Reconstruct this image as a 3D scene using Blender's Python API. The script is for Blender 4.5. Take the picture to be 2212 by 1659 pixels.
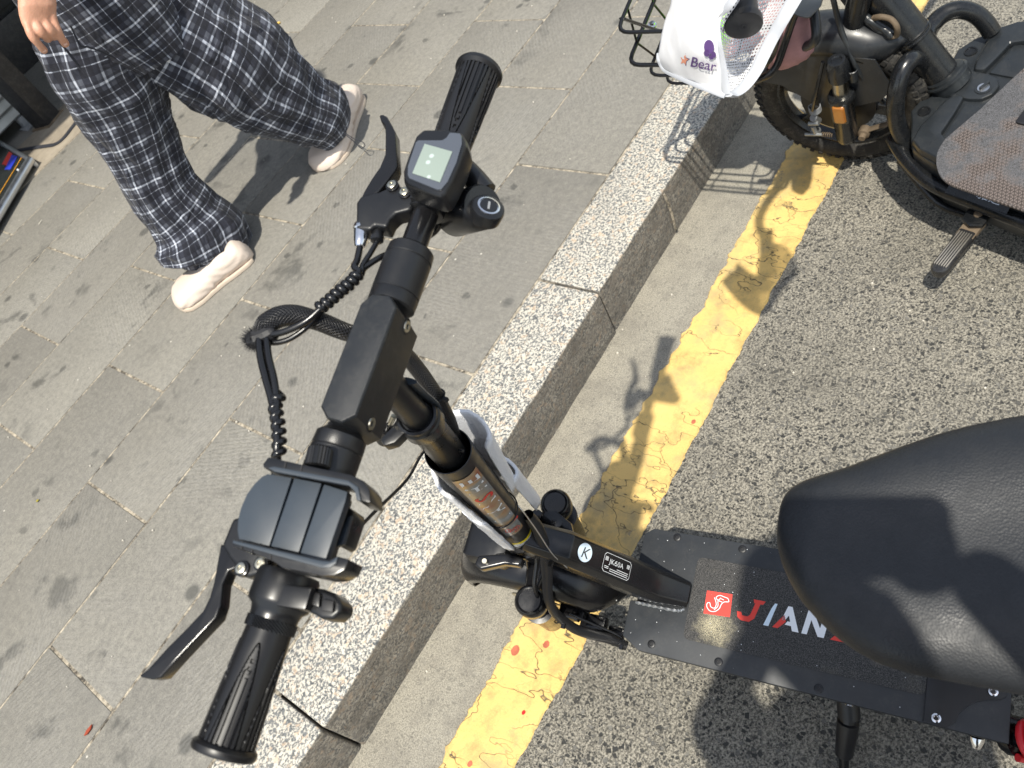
import bpy, bmesh, math, random
import numpy as np
from mathutils import Vector, Matrix, noise as mnoise
random.seed(7)
rng = np.random.default_rng(7)
R = math.radians
scene = bpy.context.scene
for o in list(bpy.data.objects):
    bpy.data.objects.remove(o)

# ------------------------------------------------------------------ camera
# world: X along the kerb, Y from the road to the pavement, Z up, metres
F_PX, CX, CY, W_PX, CAM_H = 1700.0, 1106.0, 829.5, 2212.0, 1.5
CAM = np.array([0.0, 0.0, CAM_H])
ax_r = np.array([0.51325914, -0.77243106, -0.37405254])   # camera right in the world
ax_d = np.array([-0.78812299, -0.2516741, -0.56171371])   # camera down
ax_f = np.array([0.33974579, 0.58310411, -0.73794471])    # camera forward
M3 = np.array([ax_r, ax_d, ax_f]).T
cam_d = bpy.data.cameras.new('camera')
cam_d.sensor_width = 36.0
cam_d.lens = 36.0 * F_PX / W_PX
cam_d.clip_start = 0.02
cam_d.clip_end = 500
cam_d.dof.use_dof = True
cam_d.dof.focus_distance = 1.15
cam_d.dof.aperture_fstop = 9.5
cam = bpy.data.objects.new('camera', cam_d)
scene.collection.objects.link(cam)
cam.matrix_world = Matrix(((ax_r[0], -ax_d[0], -ax_f[0], CAM[0]), (ax_r[1], -ax_d[1], -ax_f[1], CAM[1]),
                           (ax_r[2], -ax_d[2], -ax_f[2], CAM[2]), (0, 0, 0, 1)))
scene.camera = cam

# ------------------------------------------------------------------ light
SUN_S = np.array([0.4055, 0.2778, -1.0])                 # how a shadow shifts per metre of height
to_sun = -SUN_S / np.linalg.norm(SUN_S)
elev = math.asin(to_sun[2])
world = bpy.data.worlds.new('World')
scene.world = world
world.use_nodes = True
wn = world.node_tree
sky = wn.nodes.new('ShaderNodeTexSky')
sky.sky_type = 'NISHITA'
sky.sun_disc = False
sky.sun_elevation = elev
sky.sun_rotation = math.atan2(to_sun[0], to_sun[1])
sky.dust_density = 1.0
sky.air_density = 1.4
bg = wn.nodes['Background']
bg.inputs[1].default_value = 0.15
hsv = wn.nodes.new('ShaderNodeHueSaturation')
hsv.inputs['Saturation'].default_value = 0.55      # hazy summer sky
wn.links.new(sky.outputs[0], hsv.inputs['Color'])
wn.links.new(hsv.outputs[0], bg.inputs[0])
sun_d = bpy.data.lights.new('sun', 'SUN')
sun_d.energy = 4.6
sun_d.angle = R(0.8)
sun_d.color = (1.0, 0.945, 0.83)
sun = bpy.data.objects.new('sun', sun_d)
scene.collection.objects.link(sun)
sun.rotation_euler = Vector(to_sun).to_track_quat('Z', 'Y').to_euler()
sun.location = (-3, -3, 8)
scene.view_settings.view_transform = 'Standard'
scene.view_settings.look = 'None'
scene.view_settings.exposure = 0.30
scene.view_settings.gamma = 1.0
scene.view_settings.use_curve_mapping = False

# ------------------------------------------------------------------ frames
def V3(a): return np.array(a, float)
def nrm(a):
    a = V3(a); return a / np.linalg.norm(a)
def ray(u, v): return M3 @ np.array([(u - CX) / F_PX, (v - CY) / F_PX, 1.0])
def at(u, v, z):                       # a survey point of the photograph at height z
    r = ray(u, v); return CAM + r * (z - CAM_H) / r[2]
def at_y(u, v, y):
    r = ray(u, v); return CAM + r * (y / r[1])

class Frame:
    def __init__(s, o, ex, ey, ez):
        s.o, s.x, s.y, s.z = V3(o), V3(ex), V3(ey), V3(ez)
    def __call__(s, x, y=None, z=None):
        if y is None: x, y, z = x
        return s.o + s.x * x + s.y * y + s.z * z
    def hit(s, u, v, x=None, y=None, z=None):
        n, c = (s.x, x) if x is not None else (s.y, y) if y is not None else (s.z, z)
        d = ray(u, v); p0 = s.o + n * c
        return CAM + d * ((p0 - CAM) @ n / (d @ n))
def lean_frame(o, heading, lean):
    th, ph = R(heading), R(lean)
    f = V3([math.cos(th), math.sin(th), 0]); rt = V3([math.sin(th), -math.cos(th), 0]); k = V3([0, 0, 1])
    return Frame(o, rt * math.cos(ph) + k * math.sin(ph), f, k * math.cos(ph) - rt * math.sin(ph))
WORLD = Frame((0, 0, 0), (1, 0, 0), (0, 1, 0), (0, 0, 1))
S = lean_frame((0.33215, 0.55713, 0.00258), 102.8, 9)      # black scooter, leaning on its stand
e1, e2, e3 = V3([0.96508069, 0.21145231, 0.1546195]), V3([-0.24354287, 0.94164984, 0.23234123]), V3([-0.09646834, -0.26188451, 0.96026578])
B = Frame((0.17652023, 0.47937804, 1.0695464), e1, e2, e3)  # its handlebar: along, forward, up the stem
FE = lean_frame((1.62, 0.65, 0), 90, 10)                   # front end of the parked e-bike
FB = lean_frame(FE(0.017, -0.209, 0), 75, 10)              # its body

# ------------------------------------------------------------------ mesh building
def catmull(pts, n=8):
    P = [V3(p) for p in pts]
    if len(P) < 3: return P
    P = [2 * P[0] - P[1]] + P + [2 * P[-1] - P[-2]]
    out = []
    for i in range(1, len(P) - 2):
        a, b, c, d = P[i - 1:i + 3]
        for k in range(n):
            t = k / n
            out.append(0.5 * (2 * b + (c - a) * t + (2 * a - 5 * b + 4 * c - d) * t * t + (3 * b - a - 3 * c + d) * t ** 3))
    out.append(P[-2]); return out
def perp(t):
    h = V3([0, 0, 1]) if abs(t[2]) < 0.9 else V3([1, 0, 0])
    u = nrm(np.cross(t, h)); return u, np.cross(t, u)

class MB:
    def __init__(s): s.v, s.f, s.uv = [], [], None
    def add(s, vs, fs):
        k = len(s.v); s.v += [V3(p) for p in vs]; s.f += [tuple(i + k for i in f) for f in fs]; return s
    def rings(s, rings, cap=(True, True), closed_path=False):
        n = len(rings[0]); vs = [p for r in rings for p in r]; fs = []
        m = len(rings)
        for i in range(m if closed_path else m - 1):
            j = (i + 1) % m
            for k in range(n):
                l = (k + 1) % n
                fs.append((i * n + k, i * n + l, j * n + l, j * n + k))
        if not closed_path:
            if cap[0]: fs.append(tuple(range(n))[::-1])
            if cap[1]: fs.append(tuple((m - 1) * n + k for k in range(n)))
        return s.add(vs, fs)
    def tube(s, pts, r, seg=12, smooth=0, cap=(True, True), flat=1.0, up=None, closed=False):
        if smooth:
            m = len(pts); P = catmull(pts, smooth)
            if not np.isscalar(r): r = np.interp(np.linspace(0, m - 1, len(P)), range(m), r)
        else: P = [V3(p) for p in pts]
        n = len(P); rr = [r] * n if np.isscalar(r) else list(r)
        T = []
        for i in range(n):
            a, b = (P[i - 1], P[(i + 1) % n]) if closed else (P[max(i - 1, 0)], P[min(i + 1, n - 1)])
            T.append(nrm(b - a))
        u = perp(T[0])[0] if up is None else nrm(np.cross(T[0], up))
        rg = []
        for i in range(n):
            u = nrm(u - T[i] * (u @ T[i])); w = np.cross(T[i], u)
            rg.append([P[i] + u * math.cos(2 * math.pi * k / seg) * rr[i] + w * math.sin(2 * math.pi * k / seg) * rr[i] * flat for k in range(seg)])
        return s.rings(rg, cap, closed)
    def lathe(s, o, axis, prof, seg=24, cap=(True, True)):
        o, a = V3(o), nrm(axis); u, w = perp(a)
        rg = [[o + a * t + (u * math.cos(2 * math.pi * k / seg) + w * math.sin(2 * math.pi * k / seg)) * r for k in range(seg)] for t, r in prof]
        return s.rings(rg, cap)
    def prism(s, poly, fr, z0, z1, top=None):
        n = len(poly); top = top or poly
        vs = [fr(x, y, z0) for x, y in poly] + [fr(x, y, z1) for x, y in top]
        fs = [tuple(range(n))[::-1], tuple(range(n, 2 * n))] + [(k, (k + 1) % n, n + (k + 1) % n, n + k) for k in range(n)]
        return s.add(vs, fs)
    def box(s, fr, x0, x1, y0, y1, z0, z1):
        return s.prism([(x0, y0), (x1, y0), (x1, y1), (x0, y1)], fr, z0, z1)
    def strip(s, rows):                 # open grid
        n = len(rows[0]); m = len(rows)
        return s.add([p for r in rows for p in r], [(i * n + k, i * n + k + 1, (i + 1) * n + k + 1, (i + 1) * n + k) for i in range(m - 1) for k in range(n - 1)])
    def build(s, name, mat, parent=None, bevel=0, bseg=2, smooth=True, angle=40, sub=0, solid=0, kind=None, label=None, uvs=None):
        o0 = V3(parent['_o']) if parent is not None and '_o' in parent.keys() else V3([0, 0, 0])
        me = bpy.data.meshes.new(name)
        me.from_pydata([tuple(p - o0) for p in s.v], [], s.f)
        bm = bmesh.new(); bm.from_mesh(me)
        if solid != 'open': bmesh.ops.recalc_face_normals(bm, faces=bm.faces)
        if bevel and not sub:
            es = [e for e in bm.edges if len(e.link_faces) == 2 and e.calc_face_angle(0) > R(angle)]
            bmesh.ops.bevel(bm, geom=es, offset=bevel, segments=bseg, profile=0.6, affect='EDGES', clamp_overlap=True)
        bm.to_mesh(me); bm.free()
        if uvs is not None:
            ul = me.uv_layers.new(name='UVMap')
            for p in me.polygons:
                us = [uvs[me.loops[li].vertex_index] for li in p.loop_indices]
                for li, q in zip(p.loop_indices, us): ul.data[li].uv = q
        if smooth:
            for p in me.polygons: p.use_smooth = True
            if not sub: me.set_sharp_from_angle(angle=R(angle))
        me.materials.append(mat)
        o = bpy.data.objects.new(name, me); scene.collection.objects.link(o)
        if parent is not None: o.parent = parent; o['_o'] = [float(c) for c in o0]
        if sub:
            md = o.modifiers.new('sub', 'SUBSURF'); md.levels = md.render_levels = sub
        if kind: o['kind'] = kind
        if label: o['label'] = label
        return o

def thing(name, label, cat, loc=(0, 0, 0), group=None):
    o = bpy.data.objects.new(name, None); scene.collection.objects.link(o)
    o.location = loc; o['_o'] = [float(c) for c in loc]; o.empty_display_size = 0.1
    o['label'] = label; o['category'] = cat
    if group: o['group'] = group
    return o
def tag(o, label, cat, group=None):
    o['label'] = label; o['category'] = cat
    if group: o['group'] = group
    return o
def rrect(x0, x1, y0, y1, r, n=5):
    P = []
    for cx, cy, a in ((x1 - r, y1 - r, 0), (x0 + r, y1 - r, 90), (x0 + r, y0 + r, 180), (x1 - r, y0 + r, 270)):
        for k in range(n + 1):
            t = R(a + 90 * k / n); P.append((cx + r * math.cos(t), cy + r * math.sin(t)))
    return P
def text_geo(txt, size=1.0, shear=0.0, bold=0.0, res=3):
    cu = bpy.data.curves.new('t', 'FONT'); cu.body = txt; cu.size = size; cu.shear = shear; cu.offset = bold
    cu.resolution_u = res; cu.fill_mode = 'FRONT'
    o = bpy.data.objects.new('t', cu); scene.collection.objects.link(o)
    dg = bpy.context.evaluated_depsgraph_get(); me = bpy.data.meshes.new_from_object(o.evaluated_get(dg))
    vs = [(v.co.x, v.co.y) for v in me.vertices]; fs = [tuple(p.vertices) for p in me.polygons]
    bpy.data.objects.remove(o); bpy.data.curves.remove(cu); bpy.data.meshes.remove(me)
    return vs, fs
def flat_text(mb, txt, fn, size, shear=0.0, bold=0.0):
    vs, fs = text_geo(txt, size, shear, bold)
    return mb.add([fn(x, y) for x, y in vs], fs)

# ------------------------------------------------------------------ materials
class NT:
    def __init__(s, name):
        s.m = bpy.data.materials.new(name); s.m.use_nodes = True; s.t = s.m.node_tree
        s.b = s.t.nodes['Principled BSDF']
    def n(s, typ, **kw):
        x = s.t.nodes.new('ShaderNode' + typ)
        for k, v in kw.items():
            if k.startswith('i_'):
                key = k[2:]; key = int(key) if key.isdigit() else key.replace('_', ' ')
                if hasattr(v, 'links') or hasattr(v, 'is_linked'): s.t.links.new(v, x.inputs[key])
                else: x.inputs[key].default_value = v
            else: setattr(x, k, v)
        return x
    def l(s, a, b): s.t.links.new(a, b)
    def noise(s, scale, detail=4, rough=0.6, vec=None, dist=0.0):
        x = s.n('TexNoise', i_Scale=scale, i_Detail=detail, i_Roughness=rough, i_Distortion=dist)
        if vec is not None: s.l(vec, x.inputs['Vector'])
        return x.outputs[0]
    def vor(s, scale, feature='F1', vec=None, out=0, rnd=1.0):
        x = s.n('TexVoronoi', feature=feature, i_Scale=scale, i_Randomness=rnd)
        if vec is not None: s.l(vec, x.inputs['Vector'])
        return x.outputs[out]
    def ramp(s, fac, stops, mode='LINEAR'):
        x = s.n('ValToRGB'); x.color_ramp.interpolation = mode
        el = x.color_ramp.elements
        while len(el) < len(stops): el.new(0.5)
        for e, (p, c) in zip(el, stops):
            e.position = p; e.color = (c, c, c, 1) if np.isscalar(c) else (*c, 1)
        s.l(fac, x.inputs[0]); return x.outputs[0]
    def mix(s, fac, a, b, blend='MIX'):
        x = s.n('Mix', data_type='RGBA', blend_type=blend)
        for sock, v in ((x.inputs[0], fac), (x.inputs[6], a), (x.inputs[7], b)):
            if hasattr(v, 'is_linked'): s.l(v, sock)
            elif np.isscalar(v): sock.default_value = v if sock == x.inputs[0] else (v, v, v, 1)
            else: sock.default_value = (*v, 1)
        return x.outputs[2]
    def math(s, op, a, b=0.0, clamp=False):
        x = s.n('Math', operation=op, use_clamp=clamp)
        for sock, v in zip(x.inputs, (a, b)):
            if hasattr(v, 'is_linked'): s.l(v, sock)
            else: sock.default_value = v
        return x.outputs[0]
    def geo(s): return s.n('NewGeometry').outputs['Position']
    def obj(s): return s.n('TexCoord').outputs['Object']
    def mapping(s, vec, scale=(1, 1, 1), rot=(0, 0, 0), loc=(0, 0, 0)):
        x = s.n('Mapping'); s.l(vec, x.inputs[0]); x.inputs[3].default_value = scale; x.inputs[2].default_value = rot; x.inputs[1].default_value = loc
        return x.outputs[0]
    def bump(s, h, strength=0.3, dist=0.001):
        x = s.n('Bump', i_Strength=strength, i_Distance=dist); s.l(h, x.inputs['Height']); s.l(x.outputs[0], s.b.inputs['Normal']); return x
    def col(s, c):
        if hasattr(c, 'is_linked'): s.l(c, s.b.inputs['Base Color'])
        else: s.b.inputs['Base Color'].default_value = (*c, 1)
    def set(s, **kw):
        for k, v in kw.items():
            i = s.b.inputs[k.replace('_', ' ')]
            if hasattr(v, 'is_linked'): s.l(v, i)
            else: i.default_value = v
        return s.m

def m_plain(name, c, rough=0.5, metal=0.0, spec=0.5, grain=0.0, gscale=900, var=0.0, coat=0.0, dust=0.0, dustc=(0.25, 0.23, 0.19)):
    t = NT(name); p = t.obj()
    cc = c
    if var:
        f = t.noise(14, 5, 0.65, p)
        cc = t.mix(t.ramp(f, [(0.3, 0.0), (0.75, 1.0)]), tuple(x * (1 - var) for x in c), tuple(min(1, x * (1 + var)) for x in c))
    if dust:
        f = t.noise(45, 6, 0.7, p); f2 = t.noise(260, 3, 0.6, p)
        k = t.math('MULTIPLY', t.ramp(f, [(0.45, 0.0), (0.8, 1.0)]), t.ramp(f2, [(0.4, 0.0), (0.62, 1.0)]))
        cc = t.mix(t.math('MULTIPLY', k, dust), cc, dustc)
    t.col(cc)
    r = t.ramp(t.noise(30, 4, 0.6, p), [(0.3, max(rough - 0.06, 0.02)), (0.7, min(rough + 0.1, 1))])
    t.set(Roughness=r, Metallic=metal, Coat_Weight=coat, Coat_Roughness=0.15)
    t.b.inputs['Specular IOR Level'].default_value = spec
    if grain: t.bump(t.noise(gscale, 2, 0.5, p), grain, 0.0004)
    return t.m

MAT = {}
MAT['paint'] = m_plain('black powder coat', (0.009, 0.0095, 0.011), 0.38, 0, 0.5, 0.25, 1400)
MAT['gloss'] = m_plain('black gloss paint', (0.008, 0.008, 0.009), 0.2, 0, 0.5)
MAT['rubber'] = m_plain('black rubber', (0.010, 0.010, 0.011), 0.34, 0, 0.5)
MAT['plastic'] = m_plain('black plastic', (0.009, 0.0095, 0.011), 0.30, 0, 0.5)
MAT['cable'] = m_plain('glossy cable sheath', (0.008, 0.008, 0.009), 0.22, 0, 0.55)
MAT['mount'] = m_plain('blue black holder plastic', (0.036, 0.047, 0.061), 0.42, 0, 0.5)
MAT['deck'] = m_plain('dusty deck paint', (0.024, 0.027, 0.031), 0.46, 0, 0.5, 0.08, 1200, 0.2, dust=0.10)
MAT['sleeve'] = None
MAT['steel'] = m_plain('zinc steel', (0.55, 0.52, 0.42), 0.3, 1.0)
MAT['chrome'] = m_plain('chrome', (0.8, 0.8, 0.82), 0.12, 1.0)
MAT['alu'] = m_plain('aluminium', (0.62, 0.64, 0.67), 0.35, 1.0)
MAT['tyre'] = m_plain('tyre rubber', (0.022, 0.021, 0.02), 0.75, 0, 0.4, 0.3, 500, 0.3, dust=0.5)
MAT['ebpaint'] = m_plain('dusty e-bike paint', (0.008, 0.009, 0.0105), 0.24, 0, 0.5, 0.08, 700, 0.3, dust=0.10)
MAT['ebplastic'] = m_plain('dusty e-bike plastic', (0.017, 0.020, 0.023), 0.33, 0, 0.5, 0.1, 900, 0.2, dust=0.10)
MAT['ebfender'] = m_plain('e-bike fender plastic', (0.014, 0.016, 0.019), 0.34, 0, 0.5, 0.1, 900, 0.2, dust=0.10)
MAT['wire'] = m_plain('black basket wire', (0.008, 0.008, 0.009), 0.2, 0, 0.5, 0, 900, 0.2)
MAT['white'] = m_plain('white print', (0.8, 0.82, 0.84), 0.45)
MAT['ltblue'] = m_plain('pale blue white print', (0.62, 0.74, 0.84), 0.45)
MAT['red'] = m_plain('red print', (0.68, 0.045, 0.03), 0.5)
MAT['redspring'] = m_plain('red spring coat', (0.65, 0.02, 0.03), 0.3)
MAT['orange'] = m_plain('orange print', (0.75, 0.22, 0.06), 0.45)
MAT['purple'] = m_plain('purple print', (0.12, 0.06, 0.22), 0.6)
MAT['peach'] = m_plain('peach print', (0.85, 0.35, 0.22), 0.6)
MAT['amber'] = m_plain('amber reflector', (0.34, 0.13, 0.025), 0.18, 0, 0.7, 0.5, 500, 0.2)
MAT['yellowprint'] = m_plain('yellow label', (0.75, 0.6, 0.02), 0.4)
MAT['dark'] = m_plain('black print', (0.01, 0.01, 0.012), 0.5)
MAT['grey'] = m_plain('grey metal', (0.24, 0.25, 0.26), 0.5, 0, 0.5, 0.1, 200, 0.2)
MAT['louvre'] = m_plain('pale grey louvre', (0.42, 0.43, 0.41), 0.5, 0, 0.5, 0.1, 200, 0.1)
MAT['camzinc'] = m_plain('dull zinc', (0.30, 0.31, 0.31), 0.45, 0.6)
MAT['rust'] = m_plain('dusty brown rust', (0.16, 0.12, 0.08), 0.75, 0.2, 0.4, 0.5, 300, 0.5)
MAT['shopdark'] = m_plain('dark shop front', (0.018, 0.02, 0.021), 0.4, 0, 0.5, 0, 900, 0.3)
MAT['post'] = m_plain('black painted post', (0.012, 0.012, 0.014), 0.45, 0, 0.5, 0.4, 120, 0.4, dust=0.3)

# braided mesh sleeve
t = NT('braided sleeve'); uv = t.n('TexCoord').outputs['UV']
w1 = t.n('TexWave', wave_type='BANDS', bands_direction='DIAGONAL', i_Scale=190.0); t.l(t.mapping(uv, (1, 1, 1)), w1.inputs[0])
w2 = t.n('TexWave', wave_type='BANDS', bands_direction='DIAGONAL', i_Scale=190.0); t.l(t.mapping(uv, (-1, 1, 1)), w2.inputs[0])
h = t.math('MAXIMUM', w1.outputs[1], w2.outputs[1])
t.col(t.mix(h, (0.002, 0.002, 0.0025), (0.016, 0.016, 0.018))); t.set(Roughness=0.33); t.bump(h, 1.0, 0.0012)
MAT['sleeve'] = t.m

# foam
t = NT('silver foam'); p = t.obj()
t.col(t.mix(t.noise(500, 3, 0.6, p), (0.68, 0.69, 0.72), (0.84, 0.85, 0.88))); t.set(Roughness=0.55)
t.bump(t.vor(420, vec=p), 0.6, 0.0008); MAT['foam'] = t.m

# grip tape mat
t = NT('grit mat'); p = t.obj()
v = t.vor(900, vec=p, out=1); sp = t.ramp(t.vor(900, vec=p), [(0.0, 1.0), (0.35, 0.0)])
c = t.mix(t.ramp(t.noise(700, 2, 0.6, p), [(0.42, 0.0), (0.7, 1.0)]), (0.012, 0.012, 0.012), (0.11, 0.105, 0.1))
dn = t.ramp(t.noise(9, 5, 0.6, t.mapping(p, loc=(3.1, 0, 0))), [(0.56, 0.0), (0.75, 0.55)])
dn = t.math('MULTIPLY', dn, t.ramp(t.noise(900, 1, 0.5, p), [(0.4, 0.0), (0.6, 1.0)]))
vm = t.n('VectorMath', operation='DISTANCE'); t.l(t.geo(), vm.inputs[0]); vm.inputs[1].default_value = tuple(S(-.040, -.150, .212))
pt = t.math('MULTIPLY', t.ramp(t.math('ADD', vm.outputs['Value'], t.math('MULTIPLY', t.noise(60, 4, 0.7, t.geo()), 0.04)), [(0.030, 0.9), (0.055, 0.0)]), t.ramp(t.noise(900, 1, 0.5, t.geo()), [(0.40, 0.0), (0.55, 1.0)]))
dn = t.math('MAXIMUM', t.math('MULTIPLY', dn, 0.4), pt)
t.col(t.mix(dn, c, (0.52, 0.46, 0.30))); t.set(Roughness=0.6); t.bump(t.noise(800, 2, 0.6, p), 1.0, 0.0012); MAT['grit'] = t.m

# seat vinyl
t = NT('seat vinyl'); p = t.obj()
t.col(t.mix(t.noise(260, 4, 0.7, p), (0.009, 0.0105, 0.013), (0.018, 0.020, 0.024))); t.set(Roughness=0.5)
t.bump(t.math('ADD', t.vor(520, vec=p), t.math('MULTIPLY', t.noise(90, 3, 0.6, p), 0.8)), 0.35, 0.0006); t.l(t.ramp(t.noise(35, 5, 0.7, p), [(0.3, 0.40), (0.7, 0.62)]), t.b.inputs['Roughness']); MAT['vinyl'] = t.m

# fibrous mat of the e-bike
t = NT('e-bike floor mat'); p = t.obj()
def hexl(a):
    q = t.mapping(p, rot=(0, 0, R(a))); sx = t.n('SeparateXYZ'); t.l(q, sx.inputs[0])
    return t.math('ABSOLUTE', t.math('SINE', t.math('MULTIPLY', sx.outputs[0], 460)))
hh = t.math('MINIMUM', t.math('MINIMUM', hexl(20), hexl(80)), hexl(140))
tri = t.mix(t.ramp(hh, [(0.05, 0.0), (0.4, 1.0)]), (0.04, 0.032, 0.029), (0.20, 0.165, 0.150))
fz = t.mix(t.ramp(t.noise(260, 6, 0.85, p, 2.0), [(0.38, 0.0), (0.68, 1.0)]), (0.02, 0.02, 0.022), (0.26, 0.26, 0.275))
k = t.ramp(t.noise(11, 4, 0.6, p), [(0.40, 0.0), (0.52, 1.0)])
t.col(t.mix(k, tri, fz)); t.set(Roughness=0.9); t.bump(t.mix(k, hh, t.noise(420, 6, 0.85, p, 2.0)), 1.0, 0.003); MAT['mat'] = t.m

# paving stone
t = NT('grey paving stone'); g = t.geo(); oi = t.n('ObjectInfo'); rnd = oi.outputs['Random']
base = t.mix(rnd, (0.225, 0.212, 0.182), (0.295, 0.280, 0.240))
big = t.noise(3.2, 6, 0.65, g)
base = t.mix(t.ramp(big, [(0.3, 0.35), (0.7, 0.0)]), base, (0.17, 0.165, 0.155))
fine = t.noise(420, 3, 0.8, g)
mid = t.noise(60, 5, 0.75, g)
base = t.mix(t.ramp(mid, [(0.36, 0.45), (0.55, 0.0)]), base, (0.12, 0.115, 0.105))
base = t.mix(t.ramp(mid, [(0.55, 0.0), (0.72, 0.35)]), base, (0.37, 0.355, 0.30))
base = t.mix(t.ramp(fine, [(0.34, 0.75), (0.52, 0.0)]), base, (0.09, 0.087, 0.08))
base = t.mix(t.ramp(fine, [(0.6, 0.0), (0.8, 0.55)]), base, (0.38, 0.37, 0.35))
st = t.ramp(t.noise(7.5, 5, 0.62, g, 0.35), [(0.58, 0.0), (0.67, 0.7)])
st2 = t.ramp(t.vor(4.2, vec=t.mapping(g, loc=(0.3, 1.7, 0))), [(0.07, 0.8), (0.11, 0.0)])
wob_ = t.mix(0.03, g, t.n('TexNoise', i_Scale=30.0).outputs[1], 'ADD')
st3 = t.ramp(t.vor(9, vec=wob_), [(0.10, 0.75), (0.15, 0.0)])
msk = t.ramp(t.noise(1.7, 2, 0.5, g), [(0.42, 0.0), (0.54, 1.0)])
sm = t.math('MAXIMUM', t.math('MULTIPLY', st, msk), t.math('MAXIMUM', st2, t.math('MULTIPLY', st3, msk)))
base = t.mix(sm, base, (0.07, 0.069, 0.063))
lt = t.ramp(t.vor(9.0, vec=t.mapping(g, loc=(5.3, 2.1, 0))), [(0.018, 1.0), (0.03, 0.0)])
base = t.mix(lt, base, (0.6, 0.57, 0.5))
rot = t.math('MULTIPLY', t.math('ROUND', t.math('MULTIPLY', rnd, 4.0)), 0.9)
vr = t.n('VectorRotate', rotation_type='Z_AXIS'); t.l(g, vr.inputs['Vector']); t.l(rot, vr.inputs['Angle'])
chis = t.n('TexWave', wave_type='BANDS', bands_direction='X', i_Scale=26.0, i_Distortion=5.5, i_Detail=3.0, i_Detail_Scale=3.5); t.l(vr.outputs[0], chis.inputs[0])
strm = t.ramp(t.noise(2.6, 3, 0.6, t.mapping(g, loc=(9, 4, 0))), [(0.42, 0.0), (0.65, 1.0)])
chh = t.math('MULTIPLY', chis.outputs[1], strm)
base = t.mix(t.math('MULTIPLY', chh, 0.22), base, (0.36, 0.35, 0.33))
t.col(base); t.set(Roughness=t.ramp(sm, [(0.0, 0.8), (1.0, 0.55)]))
t.bump(t.math('ADD', t.math('MULTIPLY', chh, 0.5), fine), 0.6, 0.0022); MAT['slab'] = t.m

t = NT('sandy joint mortar'); g = t.geo()
t.col(t.mix(t.ramp(t.noise(45, 6, 0.8, g), [(0.4, 0.0), (0.6, 1.0)]), (0.06, 0.052, 0.042), (0.50, 0.44, 0.34))); t.set(Roughness=0.95); t.bump(t.noise(300, 3, 0.7, g), 0.8, 0.003)
MAT['mortar'] = t.m
t = NT('beige concrete'); g = t.geo()
c = t.mix(t.ramp(t.noise(8, 6, 0.7, g), [(0.3, 0.0), (0.7, 1.0)]), (0.2, 0.17, 0.13), (0.36, 0.31, 0.24))
t.col(t.mix(t.ramp(t.noise(26, 5, 0.6, g), [(0.6, 0.0), (0.7, 0.5)]), c, (0.12, 0.11, 0.1))); t.set(Roughness=0.9); t.bump(t.noise(90, 5, 0.7, g), 0.6, 0.003)
MAT['concrete'] = t.m

# granite kerb
t = NT('speckled granite'); g = t.geo()
n1 = t.noise(170, 3, 0.6, g, 0.5); n2 = t.noise(150, 3, 0.6, t.mapping(g, loc=(4, 7, 2)), 0.5)
c = t.mix(t.ramp(n1, [(0.44, 0.0), (0.54, 1.0)]), (0.15, 0.155, 0.155), (0.56, 0.525, 0.45))
c = t.mix(t.ramp(n2, [(0.56, 0.0), (0.61, 0.85)]), c, (0.06, 0.067, 0.072))
c = t.mix(t.ramp(t.noise(70, 2, 0.5, t.mapping(g, loc=(9, 1, 2)), 0.4), [(0.58, 0.0), (0.68, 0.7)]), c, (0.55, 0.42, 0.3))
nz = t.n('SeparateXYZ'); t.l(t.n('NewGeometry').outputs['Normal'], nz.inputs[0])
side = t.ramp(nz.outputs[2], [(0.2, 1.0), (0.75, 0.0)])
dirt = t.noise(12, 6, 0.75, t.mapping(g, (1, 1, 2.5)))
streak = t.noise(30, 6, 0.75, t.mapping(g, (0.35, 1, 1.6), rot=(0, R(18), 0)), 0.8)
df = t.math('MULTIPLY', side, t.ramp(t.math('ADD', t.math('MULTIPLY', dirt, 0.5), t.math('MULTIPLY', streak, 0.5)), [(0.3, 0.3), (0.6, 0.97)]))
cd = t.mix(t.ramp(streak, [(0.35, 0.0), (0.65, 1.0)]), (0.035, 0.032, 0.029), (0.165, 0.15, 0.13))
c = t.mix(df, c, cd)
tp = t.math('MULTIPLY', t.math('SUBTRACT', 1.0, side), t.ramp(t.noise(6, 5, 0.7, t.mapping(g, loc=(2, 5, 0))), [(0.55, 0.0), (0.75, 0.45)]))
c = t.mix(tp, c, (0.15, 0.14, 0.13))
sx = t.n('SeparateXYZ'); t.l(g, sx.inputs[0])
t.col(c); t.set(Roughness=0.72); t.bump(t.math('ADD', n1, t.math('MULTIPLY', t.math('MULTIPLY', side, streak), 3.0)), 0.6, 0.002); MAT['granite'] = t.m

# asphalt: fine pale gutter towards the kerb, coarse with dark stones beyond the yellow line
t = NT('road asphalt'); g = t.geo(); sx = t.n('SeparateXYZ'); t.l(g, sx.inputs[0])
edge = t.math('ADD', sx.outputs[1], t.math('MULTIPLY', t.noise(9, 3, 0.6, g), 0.06))
gut = t.ramp(edge, [(0.72, 0.0), (0.78, 1.0)])
wq = t.mix(0.16, g, t.n('TexNoise', i_Scale=70.0, i_Detail=2.0).outputs[1], 'ADD')
vd = t.n('TexVoronoi', feature='F1', i_Scale=112.0); t.l(wq, vd.inputs['Vector'])
ve = t.n('TexVoronoi', feature='DISTANCE_TO_EDGE', i_Scale=112.0); t.l(wq, ve.inputs['Vector'])
gn = t.noise(200, 5, 0.85, g); gm = t.noise(75, 4, 0.7, g)
bind = t.mix(t.ramp(gn, [(0.43, 0.0), (0.57, 1.0)]), (0.07, 0.066, 0.056), (0.47, 0.435, 0.36))
sepc = t.n('SeparateColor', i_0=vd.outputs[1])
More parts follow.
